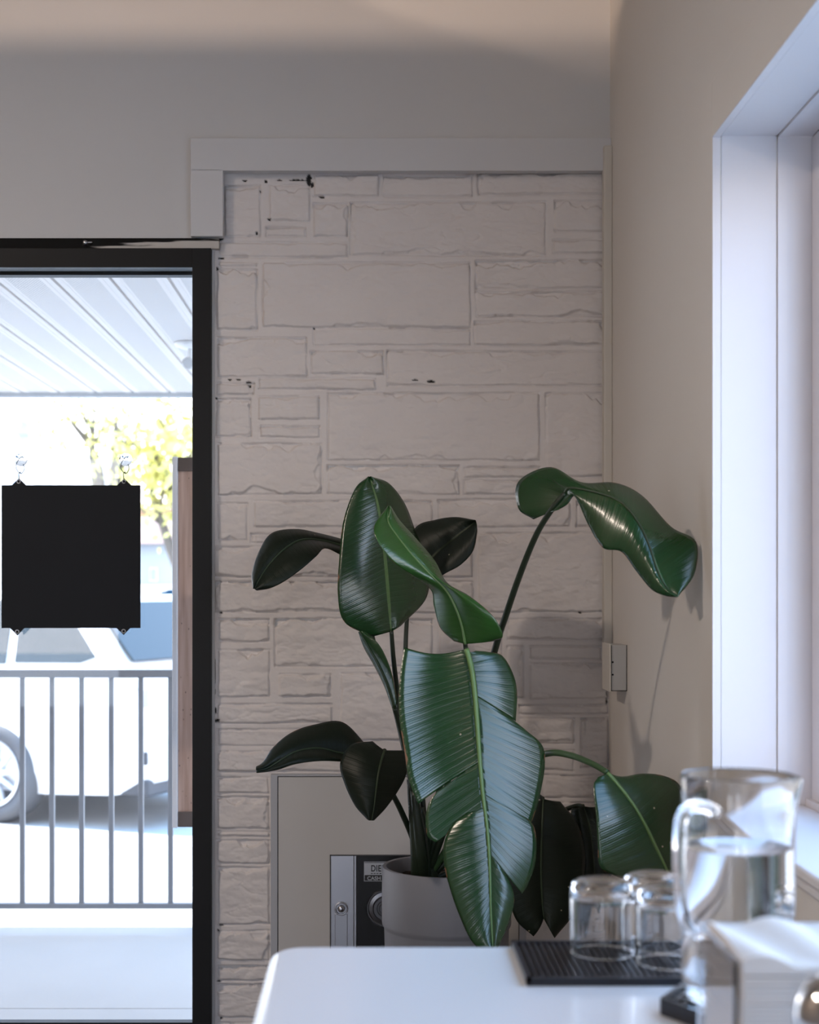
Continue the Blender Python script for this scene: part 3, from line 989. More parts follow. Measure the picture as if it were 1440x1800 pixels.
def make_car(name, label, paint, loc, rot):
    """estate car, nose at -x, tail at +x, near side at -y; length 4.6 m"""
    t = thing(name, label, 'car', loc, rot)
    W = 0.92
    L0, L1 = -2.35, 2.25
    # lower body: cross sections along the length
    sec = [(-2.35, .30, .62, .70), (-2.2, .24, .74, .86), (-1.6, .22, .92, .92), (-0.9, .22, 1.05, .92), (0.3, .22, 1.10, .92), (1.4, .22, 1.13, .92), (1.95, .24, 1.14, .90), (2.18, .28, 1.08, .86), (2.25, .34, .95, .80)]
    bm = bmesh.new()
    rings = []
    for (x, zb, zt, w) in sec:
        ring = []
        for (fy, fz) in ((-.92, 0), (-.99, .18), (-1.0, .5), (-.97, .85), (-.90, 1.0), (.90, 1.0), (.97, .85), (1.0, .5), (.99, .18), (.92, 0)):
            ring.append(bm.verts.new((x, fy * w, zb + fz * (zt - zb))))
        rings.append(ring)
    n = len(rings[0])
    for a, b in zip(rings[:-1], rings[1:]):
        for k in range(n):
            bm.faces.new((a[k], a[(k + 1) % n], b[(k + 1) % n], b[k]))
    bm.faces.new(rings[0])
    bm.faces.new(list(reversed(rings[-1])))
    body = obj('body', bm, paint, t, keep=False)
    smooth_by_angle(body, 35)
    # cabin with sloping pillars
    bm = bmesh.new()
    bot = [(-1.05, 1.04), (2.12, 1.07)]
    top_ = [(-0.25, 1.66), (1.58, 1.63)]
    v8 = []
    for sgn in (-1, 1):
        v8.append([bm.verts.new((bot[0][0], sgn * .88, bot[0][1])), bm.verts.new((bot[1][0], sgn * .88, bot[1][1])), bm.verts.new((top_[1][0], sgn * .68, top_[1][1])), bm.verts.new((top_[0][0], sgn * .68, top_[0][1]))])
    bm.faces.new(v8[0])
    bm.faces.new(list(reversed(v8[1])))
    for i in range(4):
        bm.faces.new((v8[0][i], v8[0][(i + 1) % 4], v8[1][(i + 1) % 4], v8[1][i]))
    bmesh.ops.bevel(bm, geom=list(bm.edges), offset=.03, segments=2, affect='EDGES', clamp_overlap=True)
    cab = obj('cabin', bm, paint, t, keep=False)
    smooth_by_angle(cab, 40)

    def side_win(poly, s):
        bm = bmesh.new()
        vs = []
        for x, z in poly:
            y = .88 + (.68 - .88) * (z - 1.05) / (1.65 - 1.05)
            vs.append((x, s * (y + .012), z))
        f = [bm.verts.new(v) for v in vs]
        g = [bm.verts.new((v[0], v[1] - s * .03, v[2])) for v in vs]
        bm.faces.new(f)
        bm.faces.new(list(reversed(g)))
        q = len(f)
        for i in range(q):
            bm.faces.new((f[i], f[(i + 1) % q], g[(i + 1) % q], g[i]))
        obj('side_window', bm, M['car_glass'], t, keep=False)
    for s in (-1, 1):
        side_win([(-0.80, 1.10), (-0.22, 1.55), (0.22, 1.60), (0.24, 1.12)], s)
        side_win([(0.32, 1.12), (0.30, 1.60), (1.00, 1.60), (1.05, 1.14)], s)
        side_win([(1.13, 1.15), (1.08, 1.60), (1.45, 1.57), (1.82, 1.20), (1.70, 1.16)], s)
    bm = bmesh.new()
    f = [bm.verts.new(v) for v in ((1.63, -.60, 1.57), (2.06, -.74, 1.17), (2.06, .74, 1.17), (1.63, .60, 1.57))]
    g = [bm.verts.new(v.co + Vector((.012, 0, .012))) for v in f]
    bm.faces.new(f)
    bm.faces.new(list(reversed(g)))
    for i in range(4):
        bm.faces.new((f[i], f[(i + 1) % 4], g[(i + 1) % 4], g[i]))
    obj('rear_window', bm, M['car_glass'], t, keep=False)
    for s in (-1, 1):
        obj('tail_lamp', boxes((2.10, 2.245, s * .74 - .09, s * .74 + .09, .86, 1.00), bev=.02), M['red_lamp'], t, keep=False)
        obj('reflector', boxes((2.06, 2.235, s * .78 - .05, s * .78 + .05, .46, .56), bev=.015), M['dark_plastic'], t, keep=False)
    obj('bumper_valance', boxes((1.9, 2.24, -.82, .82, .24, .36), bev=.02), M['dark_plastic'], t, keep=False)
    for x in (-1.55, 1.0):
        for s in (-1, 1):
            wheel(t, x, s * .83, .36, s)
    return t


# white car: tail towards the door, near rear wheel at the left edge of the picture
yaw = -math.radians(25)
whl = Vector((XX(4, 10.9), 10.9, GZ))
cosr, sinr = math.cos(yaw), math.sin(yaw)
off = Vector((1.0 * cosr + .83 * sinr, 1.0 * sinr - .83 * cosr, 0))
make_car('car', 'white hatchback car parked behind the porch railing', M['car_white'], whl - off, yaw)
make_car('car', 'blue car parked beyond the white hatchback', M['car_blue'], (XX(330, 16.0), 16.2, GZ), math.radians(6))

# houses
bm = bmesh.new()
t = thing('house', 'pale blue house with brown roof seen right of the hanging black board', 'house', (-3.2, 27, GZ))
d = 25.0
obj('walls', boxes((XX(190, d), XX(420, d), d, d + 6, GZ, ZZ(955, d))), M['house_blue'], t)
bm = bmesh.new()
xa, xb = XX(180, d) - .1, XX(430, d)
z0, z1 = ZZ(957, d), ZZ(918, d + 3) + .1
prism(bm, [(d - .4, z0), (d + 6.4, z0), (d + 3, z1)], 'x', xa, xb)
obj('roof', bm, M['roof_brown'], t)
w = obj('window', boxes((XX(264, d), XX(277, d), d - .05, d + .02, ZZ(1022, d), ZZ(998, d))), M['house_white'], t)
obj('window_pane', boxes((XX(265.5, d), XX(275.5, d), d - .06, d - .03, ZZ(1020, d), ZZ(1000, d))), M['house_glass'], w)
obj('garage_door', boxes((XX(200, d), XX(335, d), d - .08, d, GZ, ZZ(1028, d))), M['house_white'], t)
t = thing('house', 'yellow house with red roof beyond the pale blue house', 'house', (-4.5, 36, GZ))
d = 36.0
obj('walls', boxes((XX(235, d), XX(420, d), d, d + 6, GZ, ZZ(905, d))), M['house_yellow'], t)
obj('roof', boxes((XX(230, d), XX(425, d), d - .4, d + 6.4, ZZ(905, d), ZZ(895, d))), M['roof_red'], t)
t = thing('house', 'white house with a row of windows and a grey chimney beyond the car park', 'house', (-6, 33, GZ))
d = 32.0
obj('walls', boxes((XX(-250, d), XX(196, d), d, d + 3.2, GZ, ZZ(800, d))), M['house_white'], t)
for a, b in ((-30, 5), (14, 38), (60, 95), (103, 126), (172, 184)):
    w = obj('window', boxes((XX(a, d), XX(b, d), d - .05, d + .02, ZZ(856, d), ZZ(832, d))), M['house_white'], t)
    obj('window_pane', boxes((XX(a, d) + .03, XX(b, d) - .03, d - .07, d - .03, ZZ(855, d), ZZ(833, d))), M['house_glass'], w)
bm = bmesh.new()
box(bm, XX(22, d), XX(41, d), d + .5, d + 1.2, ZZ(800, d) - .1, ZZ(748, d))
box(bm, XX(16, d), XX(42, d), d + .4, d + 1.3, ZZ(760, d), ZZ(745, d))
box(bm, XX(24, d), XX(34, d), d + .6, d + 1.0, ZZ(745, d), ZZ(734, d))
obj('chimney', bm, M['slate'], t)


def tree(label, base, height, forks, clusters, seed, nleaf):
    rnd = random.Random(seed)
    t = thing('tree', label, 'tree', base)
    bm = bmesh.new()
    b = Vector(base)
    top = b + Vector((0, 0, height * .38))
    tube(bm, [b, b + Vector((.05, 0, height * .2)), top], .20, .14, seg=9)
    for f in forks:
        e = Vector(f)
        mid = (top + e) / 2 + Vector((rnd.uniform(-.2, .2), 0, rnd.uniform(.0, .3)))
        tube(bm, [top - Vector((0, 0, .15)), mid, e], .10, .03, seg=7, n=8)
        for k in range(4):
            s = mid.lerp(e, .2 + .2 * k)
            q = s + Vector((rnd.uniform(-.7, .7), rnd.uniform(-.3, .3), rnd.uniform(.3, .9)))
            tube(bm, [s, (s + q) / 2 + Vector((0, 0, -.06)), q], .03, .008, seg=5)
    obj('trunk', bm, M['bark'], t, smooth=True)
    bm = bmesh.new()
    for k in range(nleaf):
        c, r = clusters[rnd.randrange(len(clusters))]
        v = Vector((rnd.gauss(0, .5), rnd.gauss(0, .5), rnd.gauss(0, .5)))
        p = Vector(c) + v * r
        a = Vector((rnd.uniform(-1, 1), rnd.uniform(-1, 1), rnd.uniform(-1, 1))).normalized()
        c2 = a.cross(Vector((rnd.uniform(-1, 1), rnd.uniform(-1, 1), rnd.uniform(-1, 1)))).normalized()
        s = rnd.uniform(.05, .10)
        n = a.cross(c2) * s * .15
        q = [bm.verts.new(p + a * s), bm.verts.new(p + c2 * s * .6 + n), bm.verts.new(p - a * s), bm.verts.new(p - c2 * s * .6 + n)]
        bm.faces.new(q)
    obj('foliage', bm, M['foliage'], t)
    return t


d = 24.0
tree('bare branched tree with thin yellow leaves above the hanging black board', (XX(185, d), d, GZ), ZZ(800, d) - GZ + 3.2,
     [tuple(P(165, 735, d)), tuple(P(205, 730, d - .3)), tuple(P(140, 760, d)), tuple(P(225, 770, d))],
     [(tuple(P(200, 720, d)), 1.0), (tuple(P(130, 740, d)), .8), (tuple(P(235, 790, d)), .7)], 3, 500)
d = 21.0
tree('leafy yellow green tree beside the pine display board', (XX(336, d), d, GZ), 4.2,
     [tuple(P(270, 790, d)), tuple(P(320, 770, d)), tuple(P(345, 830, d)), tuple(P(262, 850, d))],
     [(tuple(P(285, 790, d)), .8), (tuple(P(318, 830, d)), .8), (tuple(P(272, 845, d)), .5), (tuple(P(330, 750, d)), .9)], 5, 1100)

# ------------------------------------------------------------------ hanging black board on the door glass
YS = 3.945
xl, xr2 = XX(3, YS), XX(247, YS)
zt, zb = ZZ(853, YS), ZZ(1104, YS)
sg = thing('hanging_sign', 'square black board hanging by hooks against the door glass', 'sign', (XX(125, YS), YS, zb))
bm = bmesh.new()
poly = [(xl, zb), (XX(18, YS), zb), (XX(30.5, YS), ZZ(1117, YS)), (XX(43, YS), zb), (XX(205, YS), zb), (XX(217.5, YS), ZZ(1116, YS)), (XX(229, YS), zb),
        (xr2, zb), (xr2, zt), (XX(231, YS), zt), (XX(218.5, YS), ZZ(841, YS)), (XX(206, YS), zt), (XX(46, YS), zt), (XX(33.5, YS), ZZ(841, YS)), (XX(21, YS), zt), (xl, zt)]
prism(bm, poly, 'y', YS - .002, YS + .002)
obj('board', bm, M['sign'], sg)
for (a, b) in ((33, 846.5), (218, 846.5), (30.5, 1110.5), (217.5, 1109.5)):
    bm = bmesh.new()
    c = P(a, b, YS)
    lathe(bm, [(.0035, -.003), (.0058, -.003), (.0058, .003), (.0035, .003)], (0, 0, 0), 20, closed=True)
    bmesh.ops.rotate(bm, verts=bm.verts, cent=(0, 0, 0), matrix=Matrix.Rotation(math.pi / 2, 3, 'X'))
    bmesh.ops.translate(bm, verts=bm.verts, vec=c)
    o = obj('eyelet', bm, M['steel'], sg, smooth=True)


def hook(label, px):
    t = thing('suction_hook', label, 'hook', P(px + 3, 806, 3.975), group='suction hooks on the door glass')
    bm = bmesh.new()
    c = P(px + 3, 808, 3.981)
    lathe(bm, [(0, 0), (.017, 0), (.0175, .0015), (.010, .004), (.006, .009), (.0065, .013), (0, .014)], (0, 0, 0), 28)
    bmesh.ops.rotate(bm, verts=bm.verts, cent=(0, 0, 0), matrix=Matrix.Rotation(math.pi / 2, 3, 'X'))
    bmesh.ops.translate(bm, verts=bm.verts, vec=c)
    obj('suction_cup', bm, M['suction'], t, smooth=True)
    bm = bmesh.new()
    pts = [P(px + 8, 806, 3.966), P(px + 4, 803, 3.962), P(px - 2, 809, 3.958), P(px - 6, 820, 3.955), P(px - 2, 829, 3.95), P(px + 4, 832, 3.948), P(px + 9, 824, 3.948), P(px + 7, 816, 3.95)]
    tube(bm, pts, .0011, seg=8, n=36)
    obj('wire_hook', bm, M['dark_plastic'], t, smooth=True)
    bm = bmesh.new()
    tube(bm, [P(px + 3, 833, 3.9445), P(px + 1.5, 829.5, 3.9475), P(px - 1, 833, 3.9505), P(px - .5, 840, 3.949), P(px - 1, 846, 3.9475), P(px + 1.5, 849, 3.943), P(px + 3, 846, 3.941)], .0011, seg=8, n=30)
    obj('ring', bm, M['dark_plastic'], t, smooth=True)


hook('clear suction hook on the glass holding the left corner of the black board', 34)
hook('clear suction hook on the glass holding the right corner of the black board', 218)

# ------------------------------------------------------------------ night deposit safe in the stone wall
YSF = 3.986
sf = thing('deposit_safe', 'grey steel safe door set in the stone wall behind the plant', 'safe', (XX(740, YSF), YSF, 0.10))
x0, x1 = XX(476, YSF), XX(925, YSF)
zt = ZZ(1361, YSF)
zb = 0.1
fw = XX(488, YSF) - x0
obj('frame', boxes((x0, x0 + fw, YSF - .004, 4.01, zb, zt), (x1 - fw, x1, YSF - .004, 4.01, zb, zt), (x0 + fw, x1 - fw, YSF - .004, 4.01, zt - .005, zt), (x0 + fw, x1 - fw, YSF - .004, 4.01, zb, zb + .02), bev=0.0008), M['safe_edge'], sf)
obj('gap', boxes((x0 + fw - .001, x1 - fw + .001, YSF + .005, 4.008, zb + .018, zt - .004)), M['dark_gap'], sf)
px0, px1, pz1, pz0 = XX(580, YSF), XX(885, YSF), ZZ(1502, YSF), 0.18
g = 0.0022
dr = obj('door_panel', boxes((x0 + fw + g, px0, YSF - .002, YSF + .006, zb + .024, zt - .005 - g), (px1, x1 - fw - g, YSF - .002, YSF + .006, zb + .024, zt - .005 - g),
                             (px0, px1, YSF - .002, YSF + .006, pz1, zt - .005 - g), (px0, px1, YSF - .002, YSF + .006, zb + .024, pz0)), M['safe'], sf)
e = .0025
bez = obj('bezel', boxes((px0, px0 + e, YSF - .006, YSF + .008, pz0, pz1), (px1 - e, px1, YSF - .006, YSF + .008, pz0, pz1), (px0, px1, YSF - .006, YSF + .008, pz1 - e, pz1), (px0, px1, YSF - .006, YSF + .008, pz0, pz0 + e)), M['dark_plastic'], sf)
st = obj('steel_plate', boxes((px0 + e, XX(622, YSF), YSF - .004, YSF + .006, pz0 + e, pz1 - e), (XX(622.5, YSF), XX(626.5, YSF), YSF - .005, YSF + .006, pz0 + e, pz1 - e), bev=0.0008), M['steel'], sf)
st['label'] = 'brushed steel strip'
bm = bmesh.new()
c = P(600, 1597, YSF - .004)
lathe(bm, [(.0178, 0), (.0182, .0035), (.015, .0045), (.0135, .002)], (0, 0, 0), 32, closed=True)
lathe(bm, [(0, .0165), (.006, .016), (.009, .012), (.0105, .004), (.0105, 0)], (0, 0, -.004), 24)
bmesh.ops.rotate(bm, verts=bm.verts, cent=(0, 0, 0), matrix=Matrix.Rotation(math.pi / 2, 3, 'X'))
bmesh.ops.translate(bm, verts=bm.verts, vec=c)
obj('lock_knob', bm, M['steel'], st, smooth=True)
obj('handle_channel', boxes((XX(589, YSF), XX(611, YSF), YSF - .007, YSF - .003, pz0 + .04, ZZ(1606, YSF)), bev=0.0012), M['steel'], st)
bp_ = obj('face_plate', boxes((XX(627, YSF), px1 - e, YSF - .003, YSF + .006, pz0 + e, pz1 - e)), M['black_enamel'], sf)
bp_['label'] = 'black enamel plate'
yb = YSF - .003
bd = obj('badge', boxes((XX(640, yb), XX(716, yb), yb - .0012, yb, ZZ(1549, yb), ZZ(1514.5, yb))), M['badge'], sf)
obj('badge_field', boxes((XX(641, yb), XX(715, yb), yb - .0016, yb - .001, ZZ(1548, yb), ZZ(1538, yb)), (XX(641, yb), XX(715, yb), yb - .0015, yb - .001, ZZ(1516.5, yb), ZZ(1515.5, yb))), M['ink'], bd)


def text(name, body, x, z, size, mat, parent, y, sx=1.0, track=1.0):
    cu = bpy.data.curves.new(name, 'FONT')
    cu.body = body
    cu.size = size
    cu.extrude = 0.0003
    cu.offset = size * 0.022
    cu.space_character = track
    cu.materials.append(mat)
    tmp = bpy.data.objects.new(name, cu)
    COL.objects.link(tmp)
    bpy.context.view_layer.update()
    me = bpy.data.meshes.new_from_object(tmp.evaluated_get(bpy.context.evaluated_depsgraph_get()))
    bpy.data.objects.remove(tmp)
    me.transform(Matrix.Translation((x, y, z)) @ Matrix.Rotation(math.pi / 2, 4, 'X') @ Matrix.Diagonal((sx, 1, 1, 1)))
    me.materials.clear()
    return new_obj(name, me, mat, parent)


text('lettering', 'DIEBOLD', XX(652, yb), ZZ(1531.5, yb), .0235, M['ink'], bd, yb - .0015, .74, 1.08)
text('lettering', 'CASH GARD', XX(645.5, yb), ZZ(1546.6, yb), .0135, M['badge'], bd, yb - .0019, 1.05, 1.0)
bm = bmesh.new()
obj('small_print', boxes(*[(XX(652 + 5 * k, yb), XX(655.5 + 5 * k, yb), yb - .0016, yb - .001, ZZ(1536, yb), ZZ(1534.6, yb)) for k in range(9)]), M['ink'], bd)
bm = bmesh.new()
lathe(bm, [(.0, .012), (.014, .012), (.016, .010), (.020, .010), (.022, .013), (.030, .013), (.033, .006), (.042, .004), (.045, .006), (.0475, .006), (.0495, 0)], (0, 0, 0), 64)
bmesh.ops.rotate(bm, verts=bm.verts, cent=(0, 0, 0), matrix=Matrix.Rotation(math.pi / 2, 3, 'X'))
bmesh.ops.translate(bm, verts=bm.verts, vec=P(677, 1596, yb))
o = obj('combination_dial', bm, M['dial'], sf)
smooth_by_angle(o, 30)

# ------------------------------------------------------------------ the plant
DP = 3.60
pc = P(785, 1522, DP)
plant = thing('potted_plant', 'large bird of paradise plant with dark glossy leaves in a grey pot', 'plant', (pc.x, pc.y, 0))
R = 113.5 / FPX * DP
zr_ = pc.z
bm = bmesh.new()
zs_ = zr_ - 106 / FPX * DP
lathe(bm, [(0, 0), (R * .88, 0), (R * .90, .004), (R * .965, zs_ - .004), (R * .972, zs_), (R * .995, zs_ + .006), (R, zs_ + .012), (R, zr_ - .003), (R - .002, zr_), (R - .010, zr_), (R - .012, zr_ - .003), (R - .013, zr_ - .05), (R - .013, zr_ - .10), (0, zr_ - .10)], (pc.x, pc.y, 0), 96)
pot = obj('pot', bm, M['pot'], plant)
smooth_by_angle(pot, 35)
pot['label'] = 'matte grey cylinder pot'
bm = bmesh.new()
lathe(bm, [(0, zr_ - .028), (R * .4, zr_ - .03), (R * .8, zr_ - .034), (R - .012, zr_ - .036)], (pc.x, pc.y, 0), 60)
for v in bm.verts:
    v.co.z += random.uniform(-.004, .004)
obj('soil', bm, M['soil'], plant, smooth=True)


def leaf(halves, mat, mid_mat, midrib=None, petiole=None, mr=(0.0045, 0.0012), pr=(0.008, 0.005), pet_mat=None, bulge=0.012, wav=0.002, label=None, seed=1, lift=0.002):
    """halves: half blades; each a list of (mid x,y,depth, edge x,y,depth). UV: u from midrib (0) to edge (1), v metres along the midrib"""
    bm = bmesh.new()
    uvl = bm.loops.layers.uv.new('UVMap')
    rnd = random.Random(seed)
    ph = rnd.uniform(0, 6)
    for hb in halves:
        b_, rows = (hb[0], hb[1]) if isinstance(hb[0], (int, float)) else (bulge, hb)
        dip = hb[2] if isinstance(hb[0], (int, float)) and len(hb) > 2 else 0.0
        n = max(16, 7 * len(rows))
        A = catmull([r[:3] for r in rows], n)
        E = catmull([r[3:] for r in rows], n)
        K = 12
        g = []
        s = 0.0
        last = None
        vs_ = []
        for i in range(n):
            a, e_ = P(*A[i]), P(*E[i])
            cen = (a + e_) / 2
            if last is not None:
                s += (cen - last).length
            last = cen
            row = []
            for j in range(K + 1):
                q = j / K
                p = a.lerp(e_, q)
                p.y += -b_ * math.sin(math.pi * q) + wav * q * math.sin(s / .035 + ph + q) + 0.0003 * math.sin(2 * math.pi * s / .026) * math.sin(math.pi * min(1, q * 1.2))
                p.z -= dip * math.sin(math.pi * q) * max(0.0, 1 - i / (0.45 * n))
                row.append((bm.verts.new(p), q, s))
            g.append(row)
        for i in range(n - 1):
            for j in range(K):
                q = [g[i][j], g[i][j + 1], g[i + 1][j + 1], g[i + 1][j]]
                try:
                    f = bm.faces.new([v[0] for v in q])
                except ValueError:
                    continue
                for lp, v in zip(f.loops, q):
                    lp[uvl].uv = (v[1], v[2])
    bmesh.ops.remove_doubles(bm, verts=bm.verts, dist=0.0004)
    o = obj('leaf', bm, mat, plant, smooth=True)
    sol = o.modifiers.new('thickness', 'SOLIDIFY')
    sol.thickness = 0.0008
    sol.offset = 0
    if label:
        o['label'] = label
    if midrib:
        b2 = bmesh.new()
        pts = [P(x, y, dd) + Vector((0, -lift, 0)) for x, y, dd in midrib]
        tube(b2, pts, mr[0], mr[1], seg=10, n=6 * len(pts))
        obj('midrib', b2, mid_mat, o, smooth=True)
    if petiole:
        b2 = bmesh.new()
        pts = [P(x, y, dd) for x, y, dd in petiole]
        tube(b2, pts, pr[0], pr[1], seg=12, n=8 * len(pts))
        obj('petiole', b2, pet_mat or M['petiole'], o, smooth=True)
    return o


def H2(mid, ed):
    return [tuple(m) + tuple(e_) for m, e_ in zip(mid, ed)]


BASE = (748, 1552, 3.58)
# far left leaf, drooping
m_ = [(612, 962, 3.62), (565, 950, 3.60), (530, 949, 3.57), (500, 965, 3.54), (475, 990, 3.52), (458, 1015, 3.50), (447, 1035, 3.49)]
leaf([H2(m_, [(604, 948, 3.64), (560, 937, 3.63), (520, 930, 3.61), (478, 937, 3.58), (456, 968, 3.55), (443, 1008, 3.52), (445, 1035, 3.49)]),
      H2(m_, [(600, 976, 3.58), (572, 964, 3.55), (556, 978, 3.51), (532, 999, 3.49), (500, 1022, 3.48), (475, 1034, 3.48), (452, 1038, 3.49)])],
     M['leaf_shaded'], M['midrib_shaded'], m_, [BASE, (738, 1440, 3.60), (712, 1320, 3.62), (690, 1230, 3.64), (662, 1150, 3.65), (640, 1050, 3.65), (628, 985, 3.64), (612, 962, 3.62)], seed=1, mr=(.003, .001))
# tall upright leaf
m_ = [(688, 1110, 3.46), (684, 1060, 3.45), (679, 1000, 3.45), (673, 940, 3.45), (664, 885, 3.455), (655, 855, 3.465), (650, 838, 3.475)]
leaf([(0.007, H2(m_, [(655, 1119, 3.45), (606, 1094, 3.42), (594, 1045, 3.41), (597, 975, 3.42), (604, 915, 3.44), (624, 860, 3.46), (647, 838, 3.475)])),
      (0.012, H2(m_, [(705, 1100, 3.48), (750, 1050, 3.53), (752, 990, 3.56), (731, 935, 3.56), (712, 886, 3.54), (684, 850, 3.50), (653, 838, 3.478)]))],
     M['leaf'], M['midrib'], None, [BASE, (730, 1420, 3.56), (706, 1270, 3.52), (693, 1170, 3.48), (688, 1108, 3.462)], seed=2)
# shaded leaf behind reaching up to the right
m_ = [(716, 1064, 3.66), (735, 1012, 3.66), (765, 975, 3.65), (800, 945, 3.63), (825, 925, 3.62), (837, 916, 3.61)]
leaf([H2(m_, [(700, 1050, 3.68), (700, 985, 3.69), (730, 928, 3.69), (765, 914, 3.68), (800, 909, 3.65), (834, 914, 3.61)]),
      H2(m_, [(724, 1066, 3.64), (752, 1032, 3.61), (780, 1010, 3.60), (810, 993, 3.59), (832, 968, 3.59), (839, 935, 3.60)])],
     M['leaf_shaded'], M['midrib_shaded'], None, [BASE, (742, 1400, 3.62), (714, 1230, 3.65), (713, 1140, 3.66), (717, 1060, 3.662)], seed=3)
# young twisted leaf, bright
m_ = [(818, 1132, 3.20), (812, 1100, 3.19), (800, 1066, 3.18), (783, 1036, 3.18), (753, 1006, 3.18), (722, 972, 3.18), (697, 940, 3.19), (682, 915, 3.20), (684, 889, 3.22)]
leaf([(0.006, H2(m_, [(798, 1127, 3.23), (774, 1103, 3.24), (763, 1065, 3.24), (757, 1036, 3.22), (720, 1008, 3.17), (688, 984, 3.15), (665, 953, 3.15), (658, 925, 3.17), (682, 889, 3.22)])),
      (0.014, H2(m_, [(868, 1127, 3.17), (884, 1117, 3.14), (866, 1082, 3.13), (824, 1047, 3.15), (786, 1024, 3.20), (764, 985, 3.23), (730, 945, 3.24), (703, 915, 3.24), (687, 890, 3.222)]))],
     M['leaf_young'], M['midrib'], m_, [BASE, (770, 1400, 3.50), (810, 1250, 3.35), (820, 1170, 3.25), (818, 1130, 3.20)], seed=4, mr=(.003, .001), label='young bright green twisted leaf')
# big leaf arching to the right
m_ = [(964, 902, 2.99), (979, 884, 2.98), (992, 869, 2.97), (1003, 858, 2.95), (1050, 866, 2.91), (1090, 882, 2.88), (1118, 912, 2.855), (1140, 955, 2.835), (1155, 1000, 2.815), (1170, 1030, 2.80), (1190, 1049, 2.785)]
leaf([(0.004, H2(m_, [(938, 913, 3.03), (911, 893, 3.05), (912, 846, 3.06), (968, 821, 3.02), (1022, 848, 2.96), (1082, 849, 2.95), (1130, 872, 2.93), (1180, 926, 2.87), (1223, 952, 2.82), (1221, 1008, 2.80), (1192, 1049, 2.785)])),
      (0.010, H2(m_, [(982, 896, 2.97), (998, 886, 2.955), (1009, 872, 2.945), (1018, 885, 2.93), (1036, 925, 2.905), (1060, 963, 2.88), (1092, 970, 2.86), (1118, 1003, 2.84), (1146, 1036, 2.815), (1170, 1047, 2.795), (1189, 1050, 2.785)]))],
     M['leaf'], M['midrib_shaded'], m_[2:], [BASE, (800, 1400, 3.46), (868, 1150, 3.25), (890, 1080, 3.18), (915, 1008, 3.11), (943, 940, 3.03), (970, 896, 2.985), (994, 867, 2.965)], seed=5, mr=(.003, .001), pr=(.008, .0055))
# small leaf low on the left, horizontal
m_ = [(660, 1332, 3.45), (602, 1324, 3.43), (560, 1315, 3.41), (520, 1321, 3.38), (490, 1338, 3.36), (470, 1350, 3.35), (451, 1354, 3.34)]
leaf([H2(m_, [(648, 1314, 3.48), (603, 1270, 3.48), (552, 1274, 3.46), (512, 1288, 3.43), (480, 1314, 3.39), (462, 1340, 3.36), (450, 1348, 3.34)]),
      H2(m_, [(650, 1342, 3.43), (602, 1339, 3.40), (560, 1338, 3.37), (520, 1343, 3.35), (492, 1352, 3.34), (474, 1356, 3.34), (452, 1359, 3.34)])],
     M['leaf_shaded'], M['midrib_shaded'], m_, [BASE, (735, 1450, 3.60), (722, 1370, 3.58), (700, 1335, 3.52), (660, 1332, 3.45)], seed=6, mr=(.0028, .001))
# hanging leaf in front of it
m_ = [(676, 1319, 3.38), (670, 1338, 3.35), (665, 1362, 3.33), (661, 1392, 3.32), (658, 1417, 3.315), (653, 1442, 3.315)]
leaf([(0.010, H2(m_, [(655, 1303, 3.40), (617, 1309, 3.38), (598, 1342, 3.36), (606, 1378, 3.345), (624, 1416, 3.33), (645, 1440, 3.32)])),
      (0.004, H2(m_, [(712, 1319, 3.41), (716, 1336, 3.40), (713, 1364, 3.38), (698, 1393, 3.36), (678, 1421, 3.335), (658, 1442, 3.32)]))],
     M['leaf_shaded'], M['midrib_shaded'], m_, [BASE, (728, 1480, 3.58), (705, 1425, 3.52), (686, 1385, 3.47), (676, 1340, 3.43), (676, 1319, 3.38)], seed=7, mr=(.003, .001))
# right leaf above the glasses
m_ = [(1068, 1358, 2.94), (1090, 1383, 2.93), (1112, 1412, 2.92), (1132, 1445, 2.915), (1152, 1485, 2.91), (1172, 1527, 2.90), (1184, 1560, 2.90)]
leaf([(0.004, H2(m_, [(1052, 1366, 2.93), (1043, 1384, 2.915), (1048, 1435, 2.895), (1051, 1485, 2.885), (1056, 1525, 2.88), (1090, 1543, 2.89), (1150, 1566, 2.90)])),
      (0.004, H2(m_, [(1092, 1367, 2.96), (1130, 1360, 2.965), (1168, 1364, 2.97), (1196, 1382, 2.97), (1208, 1432, 2.965), (1204, 1495, 2.95), (1190, 1560, 2.91)]))],
     M['leaf'], M['midrib'], m_, [BASE, (820, 1440, 3.48), (900, 1350, 3.25), (960, 1325, 3.10), (1000, 1327, 3.04), (1040, 1342, 2.98), (1068, 1358, 2.94)], seed=8, mr=(.004, .0015), pr=(.008, .0058), pet_mat=M['petiole_light'])
